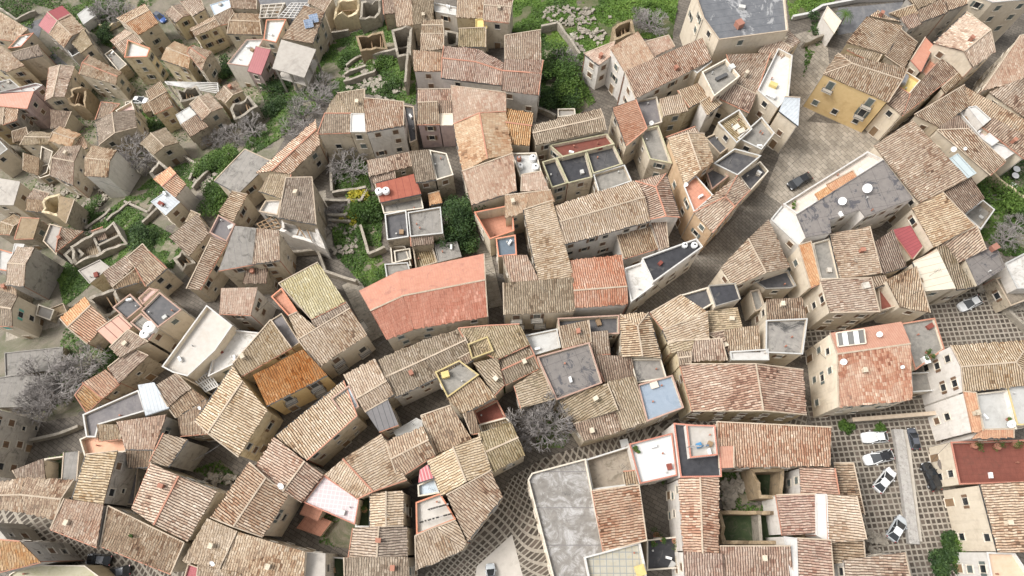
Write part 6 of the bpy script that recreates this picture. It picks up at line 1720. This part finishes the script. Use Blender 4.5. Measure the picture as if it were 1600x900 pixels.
# round tables in the right edge garden
for x, y, lb in ((1578,256,'topmost'), (1589,264,'second'), (1587,274,'third'), (1584,290,'lowest but one'), (1583,297,'lowest')):
    g = atg(x, y, .75); g.z -= .75; t = empty('round_table', g, '%s of the round white tables in the dark garden at the right edge' % lb, 'table', 'round white garden tables')
    b = MB(); b.cyl(Vector((0,0,.7)), Vector((0,0,.76)), .62, .62, 20); b.obj('tabletop', M('plastic_w'), t); l_ = MB(); l_.cyl(Vector((0,0,0)), Vector((0,0,.7)), .07, .05, 8); l_.cyl(Vector((0,0,0)), Vector((0,0,.05)), .3, .28, 12); l_.obj('pedestal', M('iron'), t)
# clotheslines
def clothesline(a, b_, label, cols, seed):
    root, org, z = roof_at(*a); A, B = atz(*a, z+1.7), atz(*b_, z+1.7); r = random.Random(seed); o = A.copy(); o.z = z
    t = empty('clothesline', o, label, 'clothesline'); L = MB(); L.bar(A, B, .02, .02); L.obj('line', M('iron'), t, o)
    for p in (A, B):
        q = MB(); q.cyl(Vector((p.x, p.y, z)), p, .03, .03, 6); q.obj('post', M('iron'), t, o)
    n = 8
    for i in range(n):
        p = A.lerp(B, (i+.5)/n); d = (B-A).normalized(); w2 = r.uniform(.12, .3); h2 = r.uniform(.4, .8); q = MB(); nn = Vector((-d.y, d.x, 0))*.12
        P = [p-d*w2, p+d*w2, p+d*w2*.9+nn-Vector((0,0,h2)), p-d*w2*.95+nn-Vector((0,0,h2))]; q.face(P); q.face([P[0], P[3]-nn*2, P[2]-nn*2, P[1]])
        c = bpy.data.objects.new('garment', q.mesh('garment', [M(r.choice(cols))])); C.objects.link(c); tag(c, None, None)
        for v in c.data.vertices: v.co -= o
        c.parent = t
clothesline((668,796), (701,787), 'upper line of dark laundry on the pale terrace at the bottom centre', ['iron','iron','plastic_w'], 1)
clothesline((655,816), (705,802), 'lower line of dark laundry on the pale terrace at the bottom centre', ['iron','dark','plastic_w'], 2)
clothesline((1078,697), (1108,695), 'line with a blue cloth on the upper white terrace', ['plastic_b','plastic_w','plastic_w'], 3)
# pots, crates, chairs on terraces
def pot(px, py, s, label, m_=None):
    root, org, z = roof_at(px, py); p = atz(px, py, z+.4); p.z = z; t = empty('potted_plant', p, label, 'plant', 'potted plants on terraces')
    b = MB(); b.cyl(Vector((0,0,0)), Vector((0,0,.35*s)), .16*s, .24*s, 12); b.obj('pot', M('terra'), t)
    l_ = MB(); leaf_cloud(l_, Vector((0,0,.6*s)), .45*s, 160, .09, random.Random(px), .8, 4); l_.obj('foliage', m_ or LG2, t)
for x, y, s, lb in [(1025,837,2.2,'largest green potted plant at the edge of the black covered patio'),(1034,843,1.4,'green potted plant right of the largest one on the black patio'),(1054,845,1.9,'green potted plant by the white wall of the black patio'),(1021,848,1.3,'small dark potted plant below the largest one on the black patio'),
 (1445,561,1.3,'potted plant at the lower corner of the grey terrace by the mottled red roof'),(1454,556,1.4,'reddish potted plant on the grey terrace by the mottled red roof'),(1449,550,1.1,'small potted plant on the grey terrace by the mottled red roof'),
 (991,701,1.0,'left potted plant in the corner of the bright white terrace'),(996,706,.9,'second potted plant in the corner of the bright white terrace'),(1035,750,1.1,'potted plant at the lower rim of the bright white terrace'),(1003,756,1.3,'green potted plant below the lower rim of the bright white terrace'),
 (1576,655,1.2,'potted plant beside the dish on the pale terrace at the right edge'),(1521,696,2.2,'shrub in the dark red courtyard, left one'),(1557,698,2.2,'shrub in the dark red courtyard, middle one'),(1585,694,2.0,'shrub in the dark red courtyard, right one'),
 (570,775,1.5,'plant in the tiny green planted yard, upper'),(570,797,1.8,'plant in the tiny green planted yard, lower'),(786,606,2.0,'weeds spilling over the red rimmed room in the centre'),(1240,318,1.0,'yellowish potted plant on the long white terrace'),(1240,324,.9,'lower potted plant on the long white terrace'),
 (178,74,1.6,'plant on the low roof beside the yellow tower house'),(205,838,.8,'plant near the double slope roof gutter')]: pot(x, y, s, lb)
def crate(px, py, sx, sy, h, mat, label, name='crate', cat='crate', rz=.3):
    root, org, z = roof_at(px, py); p = atz(px, py, z+h*.5); p.z = z+.01; t = empty(name, p, label, cat, None, rz); b = MB()
    X, Y, Z = Vector((sx/2,0,0)), Vector((0,sy/2,0)), Vector((0,0,h/2)); b.box(Z*1.0, X, Y, Z); b.obj('body', M(mat), t)
    l_ = MB(); l_.box(Vector((0,0,h+.03)), X*1.06, Y*1.06, Vector((0,0,.03))); l_.obj('lid', M(mat), t)
crate(696,586,1.1,.9,.9,'yellowflat','wooden yellow box on the grey terrace with yellow rim')
crate(1092,696,.7,.7,.45,'plastic_b','blue basin on the upper white terrace with brick rim','basin','basin')
crate(1446,563,.8,1.1,.8,'plastic_w','white cabinet on the grey terrace by the mottled red roof','cabinet','cabinet')
crate(533,575,.5,.9,.6,'plastic_w','white air unit on the pale blue small terrace','air_unit','air unit')
crate(1000,866+25,1.2,1.3,1.0,'yellowflat','yellow box roof on the stained patterned terrace at the bottom edge')
crate(894,55+0,.8,.8,.3,'rail','stone block in the bushy hollow','stone_block','stone')
crate(1022,602,1.1,.9,.35,'cream_rim','pale roof hatch on the pale blue flat roof','hatch','hatch')
crate(1352,327+120,1.,.9,.8,'rail','square chimney like box above the tan roof right of the grey terrace','flue_box','flue',.2)
crate(1351,356,.9,.8,.8,'cream_rim','white square flue at the top of the tall tan roof, right','flue_box','flue',.2)
crate(1155,38,1.2,1.2,1.1,'brick_rim','brick chimney block on the wide slate grey flat roof','flue_box','flue',.5)
crate(1553,387,1.1,.9,.9,'brick_rim','brick chimney on the small dark bitumen roof','flue_box','flue',.5)
crate(1127,121,2.2,.6,.5,'slatemetal','dark bench like box on the grey cluttered roof terrace','bench','bench',.5)
crate(1143,106,.9,.9,.9,'pale','white box on the grey cluttered roof terrace','box','box',.5)
crate(1208,133,1.3,.8,.6,'yellowflat','yellow box on the white wedge terrace','box','box',-.5)
crate(1204,150,1.6,.8,.6,'plastic_w','white table on the white wedge terrace','table','table',-.5)
crate(1455+22,716,.8,.8,.8,'rust','small rusty box beside the dark red courtyard','box','box')
crate(1150,199,1.2,.8,.3,'creamflat','stack of pale tiles on the mossy terrace, upper','tile_stack','tiles',.6)
crate(1158,205,1.2,.8,.4,'creamflat','stack of pale tiles on the mossy terrace, lower','tile_stack','tiles',.4)
crate(976,695,1.2,1.6,.3,'plastic_w','white sheet covered heap in the unroofed dirt floored room','covered_heap','heap',.2)

g = atg(1477, 725, 2.4); g.z -= 2.4; t = empty('parasol', g, 'dark brown fabric parasol beside the black large car', 'parasol'); b = MB(); r_ = random.Random(2)
N_ = 10; top_ = Vector((0,0,2.75)); ring_ = [Vector((1.15*math.cos(6.2832*i/N_), 1.15*math.sin(6.2832*i/N_), 2.3)) for i in range(N_)]
for i in range(N_): b.face([ring_[i], ring_[(i+1)%N_], top_])
b.obj('canopy', surf('parasol_cloth', (.09,.075,.065), (.13,.11,.095)), t); q = MB(); q.cyl(Vector((0,0,0)), Vector((0,0,2.7)), .04, .03, 8); q.cyl(Vector((0,0,0)), Vector((0,0,.1)), .3, .28, 12); q.obj('pole', M('iron'), t)

steps((10,530),(95,505), 5, 26, '')
steps((-10,505),(60,520), 6, 20, '')

# overhead cables strung across the lanes
for (a, b_) in [((705,255),(760,300)),((590,540),(640,500)),((760,420),(795,440)),((1100,400),(1170,420)),((1205,285),(1255,240)),((1060,470),(1010,430)),((430,600),(470,640)),((300,720),(350,690)),((1290,560),(1255,520)),((640,760),(690,740)),((150,280),(205,300)),((345,160),(390,190)),((240,130),(280,165)),((1395,560),(1330,640)),((950,700),(930,650)),((1450,730),(1485,690)),((420,470),(380,500)),((215,310),(262,340))]:
    A, B = atg(*a, 7.2), atg(*b_, 7.4); q = MB(); P = [A.lerp(B, i/8)-Vector((0,0,.5*math.sin(math.pi*i/8))) for i in range(9)]
    for i in range(8): q.bar(P[i], P[i+1], .035, .035)
    o = q.obj('overhead_cable', M('iron'), None, A); tag(o, 'thin dark cable strung between roofs across a lane', 'cable', 'overhead cables')

# glazed roof light of the mottled red roofed house
root, org, z = roof_at(1330, 528)
P = [atz(x, y, z+.75) for x, y in ((1306,521),(1349,515),(1352,537),(1309,542))]
e = Vector((0,0,.14)); t = empty('roof_light', Vector((P[0].x, P[0].y, z)), 'white framed glazed roof light on the mottled red roofed cream house', 'skylight')
b = MB()
for i in range(4): b.bar(P[i]+e, P[(i+1)%4]+e, .16, .3)
b.obj('frame', M('cream_rim'), t, Vector((P[0].x, P[0].y, z)))
for k in range(5):
    a0, a1 = k/5+.01, (k+1)/5-.01; q = MB(); q.face([P[0].lerp(P[1], a0)+e, P[0].lerp(P[1], a1)+e, P[3].lerp(P[2], a1)+e, P[3].lerp(P[2], a0)+e]); q.face([P[3].lerp(P[2], a0)-e, P[3].lerp(P[2], a1)-e, P[0].lerp(P[1], a1)-e, P[0].lerp(P[1], a0)-e]); q.obj('panel', M('plastic_w') if k in (1, 3) else M('grayfib'), t, Vector((P[0].x, P[0].y, z)))
